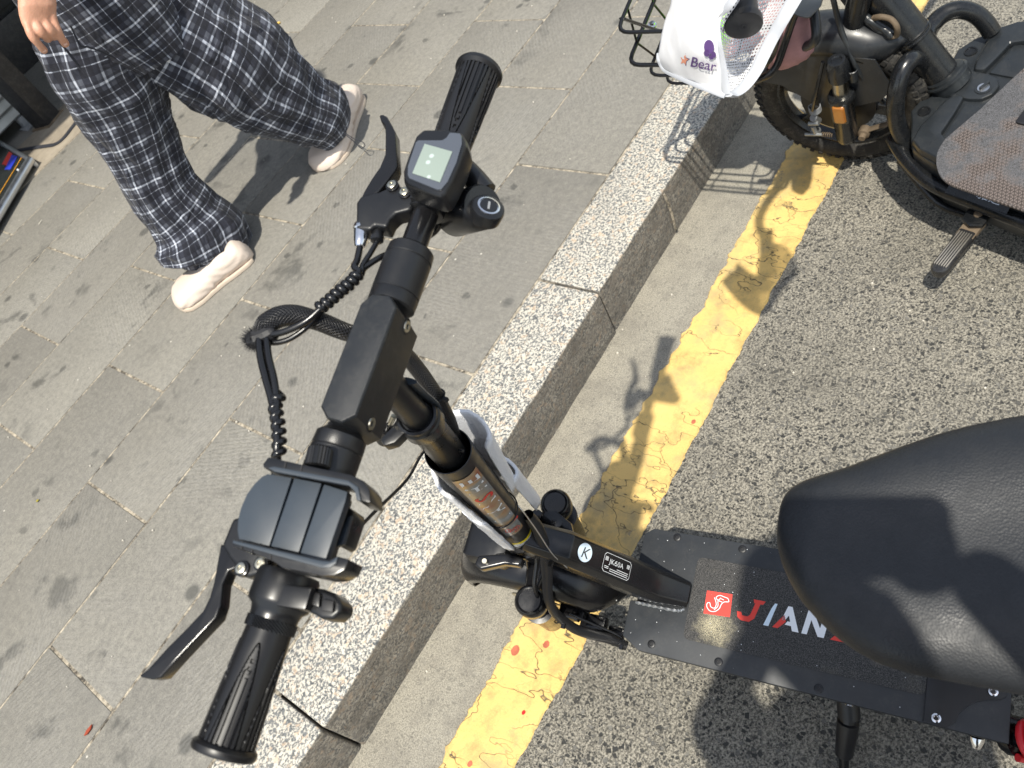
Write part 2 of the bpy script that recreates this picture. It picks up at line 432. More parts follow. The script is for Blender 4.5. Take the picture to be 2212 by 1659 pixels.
stone = t.ramp(t.math('ADD', ve.outputs[0], t.math('MULTIPLY', gn, 0.12)), [(0.20, 0.0), (0.26, 1.0)])
sel = t.ramp(sepc.outputs[0], [(0.64, 0.0), (0.68, 1.0)])
vd3 = t.n('TexVoronoi', feature='F1', i_Scale=190.0); t.l(wq, vd3.inputs['Vector']); sep3 = t.n('SeparateColor', i_0=vd3.outputs[1])
small = t.math('MULTIPLY', t.ramp(vd3.outputs[0], [(0.32, 1.0), (0.42, 0.0)]), t.ramp(sep3.outputs[0], [(0.6, 0.0), (0.62, 1.0)]))
pit = t.math('MAXIMUM', t.math('MULTIPLY', stone, sel), small)
stcol = t.mix(t.ramp(sepc.outputs[1], [(0.35, 0.0), (1.0, 1.0)]), (0.04, 0.041, 0.040), (0.24, 0.23, 0.205))
coarse = t.mix(pit, bind, stcol)
coarse = t.mix(t.ramp(gm, [(0.34, 0.9), (0.44, 0.0)]), coarse, (0.045, 0.044, 0.042))
coarse = t.mix(t.ramp(t.noise(3.0, 4, 0.6, g), [(0.35, 0.35), (0.6, 0.0)]), coarse, (0.1, 0.095, 0.08))
coarse = t.mix(t.ramp(t.noise(11.0, 5, 0.65, t.mapping(g, loc=(7, 7, 0))), [(0.60, 0.0), (0.72, 0.5)]), coarse, (0.075, 0.07, 0.06))
coarse = t.mix(t.ramp(t.noise(16.0, 4, 0.6, t.mapping(g, loc=(2, 9, 0))), [(0.55, 0.0), (0.75, 0.4)]), coarse, (0.40, 0.37, 0.30))
finec = t.mix(t.ramp(t.noise(330, 3, 0.7, g), [(0.35, 0.0), (0.6, 1.0)]), (0.17, 0.157, 0.128), (0.36, 0.335, 0.275))
finec = t.mix(t.math('MULTIPLY', pit, 0.3), finec, stcol)
finec = t.mix(t.ramp(t.noise(14, 5, 0.7, g), [(0.35, 0.4), (0.55, 0.0)]), finec, (0.13, 0.12, 0.105))
t.col(t.mix(gut, coarse, finec)); t.set(Roughness=0.82)
hh = t.math('SUBTRACT', t.math('ADD', gn, t.math('MULTIPLY', gm, 1.2)), t.math('MULTIPLY', pit, 0.5))
bp = t.bump(hh, 0.8, 0.004); t.l(t.mix(gut, 0.9, 0.35), bp.inputs['Strength']); MAT['asphalt'] = t.m

# cracked yellow road paint
t = NT('worn yellow road paint'); g = t.geo()
def crack(sc, w, loc, m0, m1):
    q = t.mapping(g, (1.5, .75, 1), rot=(0, 0, R(20)), loc=loc); n_ = t.noise(sc, 4, 0.5, q)
    ln = t.ramp(t.math('ABSOLUTE', t.math('SUBTRACT', n_, 0.5)), [(0.0, 1.0), (w, 0.0)])
    return t.math('MULTIPLY', ln, t.ramp(t.noise(sc * .7, 2, 0.5, t.mapping(g, loc=(loc[1], loc[0], 5))), [(m0, 0.0), (m1, 1.0)]))
cr = t.math('MAXIMUM', crack(5.0, 0.0038, (3, 1, 0), .42, .50), crack(9.0, 0.0048, (7, 2, 0), .48, .56))
cr = t.math('MAXIMUM', cr, crack(6.5, 0.0032, (1, 8, 0), .50, .60))
y = t.mix(t.noise(7, 5, 0.6, g), (0.66, 0.42, 0.12), (0.78, 0.55, 0.21))
y = t.mix(t.ramp(t.noise(16, 6, 0.75, g), [(0.50, 0.0), (0.70, 0.85)]), y, (0.34, 0.25, 0.10))
y = t.mix(t.ramp(t.noise(300, 3, 0.8, g), [(0.62, 0.0), (0.72, 0.6)]), y, (0.2, 0.16, 0.1))
y = t.mix(t.ramp(t.noise(5.5, 6, 0.7, t.mapping(g, loc=(1.3, 2, 0))), [(0.50, 0.0), (0.66, 0.6)]), y, (0.30, 0.26, 0.16))
wear = t.math('MULTIPLY', t.ramp(t.noise(22, 6, 0.8, g), [(0.60, 0.0), (0.64, 1.0)]), t.ramp(t.noise(3.3, 2, 0.5, g), [(0.48, 0.0), (0.6, 0.8)]))
y = t.mix(wear, y, (0.24, 0.21, 0.15))
y = t.mix(cr, y, (0.07, 0.06, 0.04))
t.col(y); t.set(Roughness=0.62); t.bump(t.math('SUBTRACT', t.noise(120, 4, 0.6, g), t.math('MULTIPLY', cr, 1.5)), 0.5, 0.002); MAT['yellow'] = t.m

# plaid cotton: uv in metres
t = NT('navy and white plaid cotton'); uvn = t.n('UVMap'); sp = t.n('SeparateXYZ'); t.l(uvn.outputs[0], sp.inputs[0])
def stripes(co, period, off):
    alt = t.math('FRACT', t.math('DIVIDE', co, period * 2)); alt = t.ramp(alt, [(0.0, 1.0), (0.5, 0.84)], 'CONSTANT')
    return t.math('MULTIPLY', stripes_(co, period, off), alt)
def stripes_(co, period, off):
    f = t.math('FRACT', t.math('ADD', t.math('DIVIDE', co, period), off))
    return t.ramp(f, [(0.0, 0.0), (0.10, 0.40), (0.26, 0.22), (0.345, 0.95), (0.42, 0.95), (0.425, 0.25), (0.50, 0.38), (0.62, 0.0), (0.80, 0.0), (0.805, 0.8), (0.83, 0.8), (0.835, 0.0)], 'CONSTANT')
a = stripes(sp.outputs[0], 0.060, 0.1); b = stripes(sp.outputs[1], 0.066, 0.35)
tw = t.math('MULTIPLY', t.math('SUBTRACT', t.noise(900, 2, 0.6, t.obj()), 0.5), 0.5)
k = t.math('ADD', t.math('MULTIPLY', a, 0.52), t.math('MULTIPLY', b, 0.52))
k = t.math('ADD', k, t.math('MULTIPLY', tw, 0.25))
t.col(t.ramp(k, [(0.08, (0.006, 0.007, 0.015)), (0.26, (0.024, 0.027, 0.044)), (0.45, (0.11, 0.12, 0.15)), (0.60, (0.36, 0.39, 0.46)), (1.0, (0.8, 0.82, 0.88))]))
t.set(Roughness=0.85); t.b.inputs['Sheen Weight'].default_value = 0.1; t.bump(t.math('ADD', t.math('MULTIPLY', t.noise(1200, 2, 0.6, t.obj()), 0.04), t.math('MULTIPLY', t.math('ABSOLUTE', t.math('SUBTRACT', t.noise(7.5, 3, 0.55, t.mapping(t.obj(), (1.4, 1.0, .7), rot=(0, R(25), 0)), 0.8), 0.5)), 2.2)), 0.8, 0.035); MAT['plaid'] = t.m

# skin, shoes, mitt, mesh
t = NT('skin'); p = t.obj()
t.col(t.mix(t.noise(40, 4, 0.6, p), (0.48, 0.235, 0.15), (0.62, 0.34, 0.23))); t.set(Roughness=0.48)
t.b.inputs['Subsurface Weight'].default_value = 0.12; t.b.inputs['Subsurface Radius'].default_value = (0.01, 0.004, 0.002)
t.bump(t.math('ADD', t.noise(320, 4, 0.6, p), t.math('MULTIPLY', t.noise(70, 3, 0.6, p), 1.5)), 0.5, 0.0016); MAT['skin'] = t.m
MAT['sole'] = m_plain('cream rubber sole', (0.60, 0.50, 0.40), 0.6)
MAT['nail'] = m_plain('nail', (0.62, 0.38, 0.29), 0.3)
MAT['shoe'] = m_plain('cream foam shoe', (0.66, 0.56, 0.48), 0.55, 0, 0.4, 0.2, 300, 0.05)
MAT['hair'] = m_plain('black hair', (0.012, 0.01, 0.009), 0.4)
MAT['shirt'] = m_plain('plain shirt cotton', (0.35, 0.34, 0.33), 0.9, 0, 0.3, 0.3, 900, 0.1)
MAT['darkcloth'] = m_plain('dark cotton', (0.03, 0.032, 0.04), 0.9, 0, 0.3, 0.3, 900, 0.2)
t = NT('white quilted cloth'); p = t.obj()
t.col(t.mix(t.noise(20, 4, 0.6, p), (0.84, 0.84, 0.86), (0.9, 0.9, 0.91))); t.set(Roughness=0.8)
t.bump(t.math('ADD', t.noise(14, 2, 0.5, p), t.math('MULTIPLY', t.noise(900, 2, 0.5, p), 0.04)), 0.35, 0.012); MAT['mitt'] = t.m
MAT['binding'] = m_plain('silver grey binding', (0.5, 0.52, 0.56), 0.7, 0, 0.4, 0.6, 800, 0.08)
t = NT('white net lining'); uvn = t.n('UVMap')
d = t.vor(1.0, vec=t.mapping(uvn.outputs[0], (135, 135, 1)), rnd=0.2)
hole = t.ramp(d, [(0.27, 1.0), (0.31, 0.0)]); t.col((0.82, 0.83, 0.86)); t.set(Roughness=0.8)
al = t.math('SUBTRACT', 1.0, hole); t.l(al, t.b.inputs['Alpha']); MAT['net'] = t.m
t = NT('lcd screen'); p = t.obj()
t.col(t.mix(t.ramp(t.vor(95, vec=p), [(0.16, 1.0), (0.24, 0.0)]), (0.25, 0.30, 0.265), (0.42, 0.49, 0.47))); t.set(Roughness=0.12); MAT['lcd'] = t.m
t = NT('coloured packet film'); p = t.obj()
t.col(t.mix(t.ramp(t.noise(5, 2, 0.5, p), [(0.46, 0.0), (0.5, 1.0)]), (0.22, 0.68, 0.03), (0.5, 0.26, 0.26))); t.set(Roughness=0.25); t.bump(t.noise(60, 3, 0.6, p), 0.7, 0.006)
MAT['packet'] = t.m
t = NT('iridescent sticker'); p = t.obj()
t.col(t.ramp(t.noise(16, 3, 0.6, p, 0.6), [(0.3, (0.30, 0.10, 0.05)), (0.45, (0.38, 0.24, 0.12)), (0.6, (0.22, 0.23, 0.22)), (0.75, (0.35, 0.36, 0.38))])); t.set(Roughness=0.22); MAT['irid'] = t.m
t = NT('sign face print'); p = t.obj()
t.col(t.ramp(t.noise(6, 1, 0.4, p), [(0.3, (0.01, 0.012, 0.01)), (0.6, (0.02, 0.022, 0.012))], 'CONSTANT')); t.set(Roughness=0.25); MAT['signface'] = t.m
MAT['blueprint'] = m_plain('blue print', (0.02, 0.04, 0.5), 0.4)
MAT['beltyellow'] = m_plain('orange line print', (0.8, 0.36, 0.02), 0.4)

# ------------------------------------------------------------------ ground
def sheet(name, x0, x1, y0, y1, z, mat, nx=1, ny=1):
    mb = MB(); mb.strip([[(x0 + (x1 - x0) * i / nx, y0 + (y1 - y0) * j / ny, z) for i in range(nx + 1)] for j in range(ny + 1)])
    return mb.build(name, mat, kind='structure', solid='open', smooth=False)
KERB0, KERB1 = 0.997, 1.178
sheet('road', -120, 120, -120, KERB0 + 0.01, 0.0, MAT['asphalt'])
pav = sheet('pavement', -120, 120, KERB1 - 0.05, 120, 0.1472, MAT['mortar'])
pav['_o'] = [0, 0, 0]

# yellow line with a torn edge and a hair of thickness
mb = MB(); rows = []
N = 1600
def wob(x, s): return 0.011 * mnoise.noise((x * 9, s, 0)) + 0.007 * mnoise.noise((x * 34, s, 3)) + 0.004 * mnoise.noise((x * 110, s, 7)) + 0.02 * max(0, mnoise.noise((x * 3.1, s, 9)) - 0.25)
for i in range(N + 1):
    x = -1.2 + 6.2 * i / N
    ya, yb = 0.673 + 0.6 * wob(x, 1.3), 0.822 - wob(x, 5.1)
    rows.append([(x, ya, 0.0005), (x, ya + 0.003, 0.004), (x, yb - 0.003, 0.004), (x, yb, 0.0005)])
mb.strip(rows)
mb.build('road_line', MAT['yellow'], kind='structure', solid='open', smooth=False)
for i, (u, v, s) in enumerate(((1113, 1405, 0.011), (1180, 1392, 0.008), (1131, 1539, 0.0045), (1498, 911, 0.006), (1015, 1650, 0.006))):
    c = at(u, v, 0.0045); mb = MB()
    P = [(c[0] + s * (1 + 0.35 * mnoise.noise((k * 0.9, i, 0))) * math.cos(k * math.pi / 8), c[1] + 0.8 * s * (1 + 0.35 * mnoise.noise((k * 0.9, i, 4))) * math.sin(k * math.pi / 8)) for k in range(16)]
    mb.prism(P, WORLD, 0.0044, 0.0049)
    tag(mb.build('dried_drip', m_plain('dried drip %d' % i, (0.46, 0.13, 0.07) if i != 2 else (0.5, 0.01, 0.01), 0.5, var=0.5)),
        ['large rust red drip ring on the yellow line below the scooter fork', 'small pale red drip on the yellow line beside the fork', 'bright red drip dot on the yellow line near the bottom edge',
         'brown smear on the yellow line left of the black seat', 'faint red drip on the yellow line at the bottom edge'][i], 'drip', 'drips on the yellow line')

# kerb stones
def boxmesh(name, lx, ly, lz, bev, seg=2, sub=0):
    bm = bmesh.new(); bmesh.ops.create_cube(bm, size=1)
    for v in bm.verts: v.co = (v.co.x * lx, v.co.y * ly, v.co.z * lz)
    if bev: bmesh.ops.bevel(bm, geom=list(bm.edges), offset=bev, segments=seg, profile=0.55, affect='EDGES')
    me = bpy.data.meshes.new(name); bm.to_mesh(me); bm.free()
    for p in me.polygons: p.use_smooth = True
    me.set_sharp_from_angle(angle=R(50)); return me
kerb = bpy.data.objects.new('kerb', None); scene.collection.objects.link(kerb); kerb['kind'] = 'structure'; kerb['_o'] = [0, 0, 0]
xs = [-4.7, -3.6, -2.5, -1.33, -0.195, 0.922, 2.03, 3.14, 4.25, 5.4, 6.5]
def rough_block(name, x0, x1, y0, y1, z0, z1, cell, amp, bev, parent, mat, seed):
    bm = bmesh.new(); bmesh.ops.create_cube(bm, size=1)
    for v in bm.verts: v.co = ((x0 + x1) / 2 + v.co.x * (x1 - x0), (y0 + y1) / 2 + v.co.y * (y1 - y0), (z0 + z1) / 2 + v.co.z * (z1 - z0))
    bmesh.ops.bevel(bm, geom=list(bm.edges), offset=bev, segments=3, profile=0.5, affect='EDGES')
    n = int((x1 - x0) / cell)
    for i in range(1, n):
        px = x0 + (x1 - x0) * i / n
        bmesh.ops.bisect_plane(bm, geom=bm.verts[:] + bm.edges[:] + bm.faces[:], plane_co=(px, 0, 0), plane_no=(1, 0, 0))
    for v in bm.verts:
        q = v.co * 14; w = v.co * 45
        v.co += Vector((0, mnoise.noise(q + Vector((seed, 0, 0))), mnoise.noise(q + Vector((0, seed, 9))))) * amp + Vector((0, mnoise.noise(w), mnoise.noise(w + Vector((5, 5, 5))))) * amp * 0.5
    me = bpy.data.meshes.new(name); bm.to_mesh(me); bm.free()
    for p in me.polygons: p.use_smooth = True
    me.set_sharp_from_angle(angle=R(60)); me.materials.append(mat)
    o = bpy.data.objects.new(name, me); scene.collection.objects.link(o); o.parent = parent; return o
for i in range(len(xs) - 1):
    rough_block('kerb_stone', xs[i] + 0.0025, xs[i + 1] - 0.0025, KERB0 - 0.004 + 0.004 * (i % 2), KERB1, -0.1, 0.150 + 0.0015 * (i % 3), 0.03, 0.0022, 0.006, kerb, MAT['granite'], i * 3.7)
mb = MB(); mb.prism([(1.258, .02), (1.264, .02), (1.268, .08), (1.261, .15), (1.256, .15), (1.262, .08)], Frame((0, KERB0 - .006, 0), (1, 0, 0), (0, 0, 1), (0, -1, 0)), 0, .0035); mb.build('mortar_line', MAT['mortar'], kerb, smooth=False)
# paving slabs, running bond
rowy = [1.181, 1.503, 1.828, 2.158, 2.500, 2.845, 3.165, 3.490, 3.845, 4.16]
slab_me = {}
def slab(x0, x1, y0, y1, k):
    lx, ly = round(x1 - x0 - 0.0065, 4), round(y1 - y0 - 0.006, 4)
    if (lx, ly) not in slab_me:
        me = boxmesh('paving_slab', lx, ly, 0.05, 0.004, 2); me.materials.append(MAT['slab']); slab_me[(lx, ly)] = me
    o = bpy.data.objects.new('paving_slab', slab_me[(lx, ly)]); scene.collection.objects.link(o); o.parent = pav
    o.location = ((x0 + x1) / 2, (y0 + y1) / 2, 0.125 + random.uniform(-0.001, 0.001)); o.rotation_euler = (random.uniform(-1, 1) * 0.002, random.uniform(-1, 1) * 0.0012, random.uniform(-1, 1) * 0.0015)
    return o
offs = [-0.075, 0.26, -0.078, 0.243, -0.09, 0.227, 0.56, 0.90, 0.56]
for j in range(9):
    o0 = offs[j]
    for i in range(-3, 9):
        x0 = o0 + 0.689 * i
        slab(x0, x0 + 0.689, rowy[j], rowy[j + 1], i)

# ------------------------------------------------------------------ far side strip with threshold
mb = MB(); mb.box(WORLD, -6, 9, 4.165, 4.62, 0.0, 0.152)
mb.build('building_threshold', MAT['concrete'], bevel=0.006, kind='structure')
mb = MB(); mb.box(WORLD, -6, 9, 4.625, 6.0, 0.0, 0.149)
mb.build('forecourt_paving', MAT['slab'], kind='structure', smooth=False)
mb = MB(); P = [at(*q, 0.156) for q in ((34, 326), (60, 321), (100, 315), (120, 311), (138, 297), (156, 274), (178, 247), (260, 150), (330, 60))]
mb.tube(P, 0.013, 8, 4, flat=0.35)  # flat dark strip, stands in for a groove in the threshold
tag(mb.build('cable', MAT['darkcloth']), 'flat black strip standing in for a groove across the beige threshold by the post', 'cable')

wall = thing('shop_front', 'dark shop front wall behind the grey cabinet', 'building', (1, 5.6, 0.15))
mb = MB(); mb.box(WORLD, -6, 9, 5.55, 5.75, 0.15, 3.6); mb.build('wall', MAT['shopdark'], wall, bevel=0.004)
mb = MB(); mb.box(WORLD, -6, 9, 5.5, 5.548, 0.15, 0.42); mb.build('plinth', MAT['post'], wall, bevel=0.004)
for k in range(10):
    mb = MB(); mb.box(WORLD, -5.8 + k * 1.45, -5.8 + k * 1.45 + 1.38, 5.52, 5.549, 0.45, 3.1); mb.build('panel', MAT['shopdark'], wall, bevel=0.004)
mb = MB(); mb.box(WORLD, -6, 9, 3.62, 5.56, 3.0, 3.12); mb.build('canopy', MAT['shopdark'], wall, bevel=0.004)  # added out of view, sized so its shade covers the forecourt

pb = at(105, 262, 0.15)
post = thing('square_post', 'black square post standing on the threshold at the upper left', 'post', tuple(pb))
PF = Frame(pb, (0.94, 0.34, 0), (-0.34, 0.94, 0), (0, 0, 1))
mb = MB(); mb.box(PF, -0.055, 0.055, -0.055, 0.055, 0.0, 2.6); mb.build('shaft', MAT['post'], post, bevel=0.006)
mb = MB(); mb.box(PF, -.07, .07, -.07, .07, 0.0005, 0.008); mb.build('base_plate', MAT['rust'], post, bevel=.002)

ca, cbb = at(0, 297, 0.21), at(92, 206, 0.21)
cdx = nrm(cbb - ca); cb = V3([ca[0], ca[1], 0.15]); cdy = V3([-cdx[1], cdx[0], 0])
cdy = cdy if cdy[1] > 0 else -cdy
cab = thing('louvred_cabinet', 'grey louvred metal cabinet on short feet behind the black post', 'cabinet', tuple(cb))
CF = Frame(cb, cdx, cdy, (0, 0, 1)); cw = float(np.linalg.norm(cbb - ca))
mb = MB(); mb.box(CF, -.55, cw, 0.022, 0.38, 0.06, 0.85); mb.build('housing', MAT['grey'], cab, bevel=0.006)
for k in range(14):
    mb = MB(); z = 0.075 + k * 0.054
    mb.prism([(-.53, -.004), (cw - .02, -.004), (cw - .02, 0.024), (-.53, 0.024)], CF, z, z + 0.036, [(-.53, 0.016), (cw - .02, 0.016), (cw - .02, 0.024), (-.53, 0.024)]); mb.build('louvre', MAT['louvre'], cab, bevel=0.002)
for x in (-.5, cw * .42, cw - .08):
    mb = MB(); mb.box(CF, x, x + 0.05, 0.0, 0.05, 0.006, 0.061); mb.box(CF, x - 0.02, x + 0.07, -0.04, 0.05, 0.001, 0.012); mb.build('foot', MAT['grey'], cab, bevel=0.003)

# framed board at the left edge
p1, p2, p3 = at(66, 346, 0.19), at(0, 308, 0.19), at(0, 458, 0.19)
dx, dy = nrm(p3 - p1), nrm(p2 - p1)
board = thing('framed_board', 'aluminium framed display board with coloured print at the left edge', 'sign', tuple(at(66, 346, 0.15)))
u1, u2 = p1 + dx * 0.9, p1 + dy * 0.55
mb = MB(); q = [p1, u1, u1 + dy * 0.55, u2]
mb.add([c + V3([0, 0, -0.008]) for c in q] + [c + V3([0, 0, -0.02]) for c in q], [(0, 1, 2, 3), (7, 6, 5, 4), (0, 4, 5, 1), (1, 5, 6, 2), (2, 6, 7, 3), (3, 7, 4, 0)]); mb.build('panel', MAT['signface'], board)
for a, b_ in ((p1, u1), (p1, u2), (u1, u1 + dy * 0.55), (u2, u2 + dx * 0.9)):
    mb = MB(); mb.tube([a, b_], 0.02 if a is p1 and b_ is u1 else 0.011, 12); mb.build('frame_tube', MAT['alu'], board)
for a in (p1, u1, u2, u1 + dy * 0.55):
    mb = MB(); mb.tube([a + V3([0, 0, -0.01]), V3([a[0], a[1], 0.152])], 0.012, 8); mb.build('leg', MAT['alu'], board)
BF = Frame(p1, dx, dy, (0, 0, 1))
def patch(pts, z, mat, name):
    mb = MB(); mb.prism(pts, BF, z, z + 0.0008); return mb.build(name, mat, board, smooth=False)
patch([(0.0, 0.14), (0.9, 0.15), (0.9, 0.156), (0.0, 0.146)], -0.007, MAT['beltyellow'], 'printed_line')
patch([(0.02, 0.2), (0.12, 0.19), (0.14, 0.26), (0.03, 0.28)], -0.007, MAT['blueprint'], 'printed_patch')
patch([(0.02, 0.285), (0.11, 0.265), (0.12, 0.33), (0.02, 0.34)], -0.007, MAT['red'], 'printed_patch')
patch([(0.19, 0.05), (0.215, 0.05), (0.215, 0.085), (0.19, 0.085)], -0.007, MAT['white'], 'printed_patch')
patch([(0.09, 0.06), (0.10, 0.06), (0.10, 0.115), (0.09, 0.115)], -0.007, MAT['white'], 'printed_patch')

# ------------------------------------------------------------------ litter
def litter(name, u, v, z, pts, h, mat, label, cat):
    c = at(u, v, z); mb = MB(); fr = Frame(c, (1, 0, 0), (0, 1, 0), (0, 0, 1)); mb.prism(pts, fr, 0.0005, h)
    return tag(mb.build(name, mat, bevel=0.0006), label, cat)
c = at(595, 54, 0.152); mb = MB(); mb.lathe(c + V3([0, 0, 0.005]), (0.4, -0.9, 0), [(0, 0.0045), (0.03, 0.0045)], 10)
tag(mb.build('cigarette_butt', m_plain('filter paper', (0.75, 0.5, 0.12), 0.8)), 'yellow cigarette butt lying on the pavement at the top', 'litter')
litter('dry_leaf', 192, 1579, 0.152, [(-0.012, 0), (-0.002, 0.004), (0.014, 0.002), (0.006, -0.004), (-0.006, -0.004)], 0.004, MAT['rust'] if False else m_plain('dry red leaf', (0.3, 0.05, 0.02), 0.7), 'small dried red leaf on the paving at the lower left', 'litter')
litter('paper_scrap', 88, 481, 0.152, [(-0.012, -0.004), (0.012, 0.006), (0.014, 0.009), (-0.010, 0.0)], 0.003, m_plain('pale straw', (0.7, 0.66, 0.55), 0.7), 'pale straw scrap on the paving left of the front shoe', 'litter')
litter('leaf_scrap', 82, 1082, 0.152, [(-0.004, -0.003), (0.004, -0.003), (0.004, 0.003), (-0.004, 0.004)], 0.003, m_plain('olive scrap', (0.3, 0.25, 0.03), 0.7), 'tiny olive scrap on the paving at the left edge', 'litter')
mb = MB(); c = at(1190, 955 + 360, 0)
for k in range(260):
    if k % 2: x, yy, z = random.uniform(-0.6, 2.6), random.uniform(1.2, 4.0), 0.1525
    else: x, yy, z = random.uniform(-0.2, 3.0), random.uniform(-0.4, 0.99), 0.001
    s = random.uniform(0.0008, 0.0026)
    f = Frame((x, yy, z), (1, 0, 0), (0, 1, 0), (0, 0, 1))
    mb.prism([(s * (0.7 + 0.5 * random.random()) * math.cos(a), s * (0.7 + 0.5 * random.random()) * math.sin(a)) for a in (0, 1.3, 2.6, 3.9, 5.1)], f, -0.001, s)
o = mb.build('grit', m_plain('pale grit', (0.62, 0.58, 0.5), 0.7), smooth=False, kind='stuff'); o['label'] = 'pale grit scattered on road and paving'

# ================================================================== the black scooter
def C2(x, y): return ((1300 + x / 1.659) * .54, (200 + y / 1.659) * .54)     # survey sheets of the photograph
def C3(x, y): return ((900 + x / 1.843) * .54, (1100 + y / 1.843) * .54)
def C4(x, y): return ((500 + x / 1.209) * .54, (1700 + y / 1.209) * .54)
def bxy(p, h):                          # plan point on the handlebar plane at height h
    q = B.hit(*p, z=h) - B.o; return (float(q @ B.x), float(q @ B.y))
scooter = thing('electric_scooter', 'black electric kick scooter with saddle standing by the granite kerb', 'scooter', tuple(S(0, 0, 0)))
P_ = MAT
def cyl(fr, a, b, r, name=None, mat=None, parent=None, seg=20, mb=None, r2=None):
    m = mb or MB(); m.tube([fr(a), fr(b)], [r, r2 if r2 is not None else r], seg)
    return m

# deck -------------------------------------------------------------
mb = MB()
mb.prism([(.104, -.016), (.092, 0), (.028, 0), (.020, -.098), (-.019, -.098), (-.027, 0), (-.088, 0), (-.106, -.032), (-.107, -.562), (.107, -.562)], S, 0.192, 0.210)
deck = mb.build('deck_cover', MAT['deck'], scooter, bevel=0.003)
mb = MB(); mb.box(S, -.096, .096, -.555, -.004, .115, .1915); mb.build('deck_body', MAT['paint'], scooter, bevel=0.008)
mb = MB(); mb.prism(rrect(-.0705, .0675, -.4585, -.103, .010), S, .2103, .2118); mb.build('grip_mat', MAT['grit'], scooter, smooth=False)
for x, y in ((.095, -.060), (.094, -.173), (-.091, -.053), (-.093, -.166), (-.096, -.318), (.094, -.318)):
    mb = MB(); mb.lathe(S(x, y, .2095), S.z, [(0, .0068), (.0012, .0068), (.0020, .0058), (.0020, .0030), (.0006, .0026)], 20)
    mb.build('deck_screw', MAT['paint'], scooter)
mb = MB()
half = [(-.106, -.459), (-.107, -.486), (-.098, -.497), (-.086, -.500), (-.075, -.507), (-.064, -.519), (-.057, -.533), (-.053, -.548), (-.047, -.556)]
mb.prism(half + [(-x, y) for x, y in half[::-1]], S, .2102, .2135); mb.build('rear_plate', MAT['paint'], scooter, bevel=0.001)
for x, y, z in ((-.097, -.474, .2136), (-.044, -.540, .2136), (.097, -.474, .2136), (.044, -.540, .2136)):
    mb = MB(); mb.lathe(S(x, y, z), S.z, [(0, .0066), (.003, .0064), (.0038, .0052), (.0038, .0032), (.001, .0028)], 18); mb.build('rear_screw', MAT['chrome'], scooter)
mb = MB(); mb.lathe(S(-.030, -.525, .214), V3(S.z) - .3 * S.x, [(0, .004), (.012, .004), (.0125, .0055), (.018, .0055)], 14); mb.build('seat_bolt', MAT['chrome'], scooter)
for k in range(46):                     # dust specks and mortar spots dropped on the deck
    pass
mb = MB()
for k in range(60):
    x, y = random.uniform(-.1, .1), random.uniform(-.22, -.01) if random.random() < .8 else random.uniform(-.55, -.01)
    if -.03 < x < .03 and y > -.1: continue
    zz = .2102 if (abs(x) > .071 or y > -.102) else .2119
    s = random.uniform(.0002, .0008)
    mb.prism([(x + s * math.cos(a), y + s * math.sin(a)) for a in (0, 1.3, 2.5, 3.8, 5)], S, zz, zz + .0004)
o = mb.build('plaster_specks', MAT['white'], scooter, smooth=False, kind='stuff')

# logo and lettering on the mat (reads towards the back, letter tops to the right-hand side)
def deckpt(s, t_, z=.2119): return S(-.0205 + t_ + 0.0 * s, -.128 - s, z)
mb = MB(); mb.add([deckpt(.001, -.003), deckpt(.044, .000), deckpt(.042, .037), deckpt(.000, .035)], [(0, 1, 2, 3)])
lg = mb.build('logo_square', MAT['red'], scooter, smooth=False, solid='open')
def ribbon(mb, pts, w, fn, n=8, taper=False):
    P = catmull([(*p, 0) for p in pts], n); L, Rr = [], []
    for i, p in enumerate(P):
        a, b_ = P[max(i - 1, 0)], P[min(i + 1, len(P) - 1)]; d = nrm(b_ - a); q = V3([-d[1], d[0], 0]) * w / 2
        L.append(fn(*(p + q)[:2])); Rr.append(fn(*(p - q)[:2]))
    mb.strip([[a, b_] for a, b_ in zip(L, Rr)])
def logo(mb, fn, sc=1.0, w=.0011):
    for c in ([(.036, .029), (.030, .030), (.022, .031), (.017, .027), (.020, .023), (.028, .021)],
              [(.036, .029), (.038, .024), (.031, .022), (.027, .017), (.025, .010), (.019, .004), (.011, .003), (.005, .008), (.004, .014), (.008, .016), (.011, .010), (.017, .009), (.019, .015), (.017, .021), (.014, .026)],
              [(.030, .025), (.024, .026), (.021, .021), (.022, .013), (.017, .006)]):
        ribbon(mb, [(a * sc, b_ * sc) for a, b_ in c], w, fn)
mb = MB(); logo(mb, lambda s, t_: deckpt(s + .0, t_ - .0, .2123)); mb.build('logo_line', MAT['white'], scooter, smooth=False, solid='open')
HL = .037
def letter(polys, mat, s0):
    mb = MB()
    for poly in polys:
        mb.prism([(0, 0)] * 0 or [(p[0], p[1]) for p in poly], Frame(deckpt(s0, -.001, .2119), -S.y, S.x, S.z), 0, .0004)
    return mb.build('letter', mat, scooter, smooth=False)
sl = .24 * HL
letter([[(.022, HL), (.041, HL), (.0375, HL * .84), (.0335, HL * .84), (.0275, .007), (.020, .0), (.007, .0), (.001, .004), (-.001, .013), (.006, .013), (.008, .008), (.017, .008), (.0205, .012), (.0255, HL * .84), (.0235, HL * .84)]], MAT['red'], .0545)
letter([[(.0, 0), (.008, 0), (.017, HL), (.013, HL), (.009, HL * .78)]], MAT['ltblue'], .097)
letter([[(.0, 0), (.0085, 0), (.019, .012), (.016, HL * .62)]], MAT['red'], .111)
letter([[(.012, .0135), (.0195, HL), (.026, HL), (.040, 0), (.030, 0), (.0275, .0075), (.018, .0075), (.0215, .0135), (.0255, .0135), (.0225, HL * .62), (.017, .0135)]], MAT['white'], .111)
letter([[(.0, 0), (.006, HL), (.014, HL), (.026, .013), (.030, HL), (.038, HL), (.033, 0), (.024, 0), (.012, .023), (.008, 0)]], MAT['white'], .155)
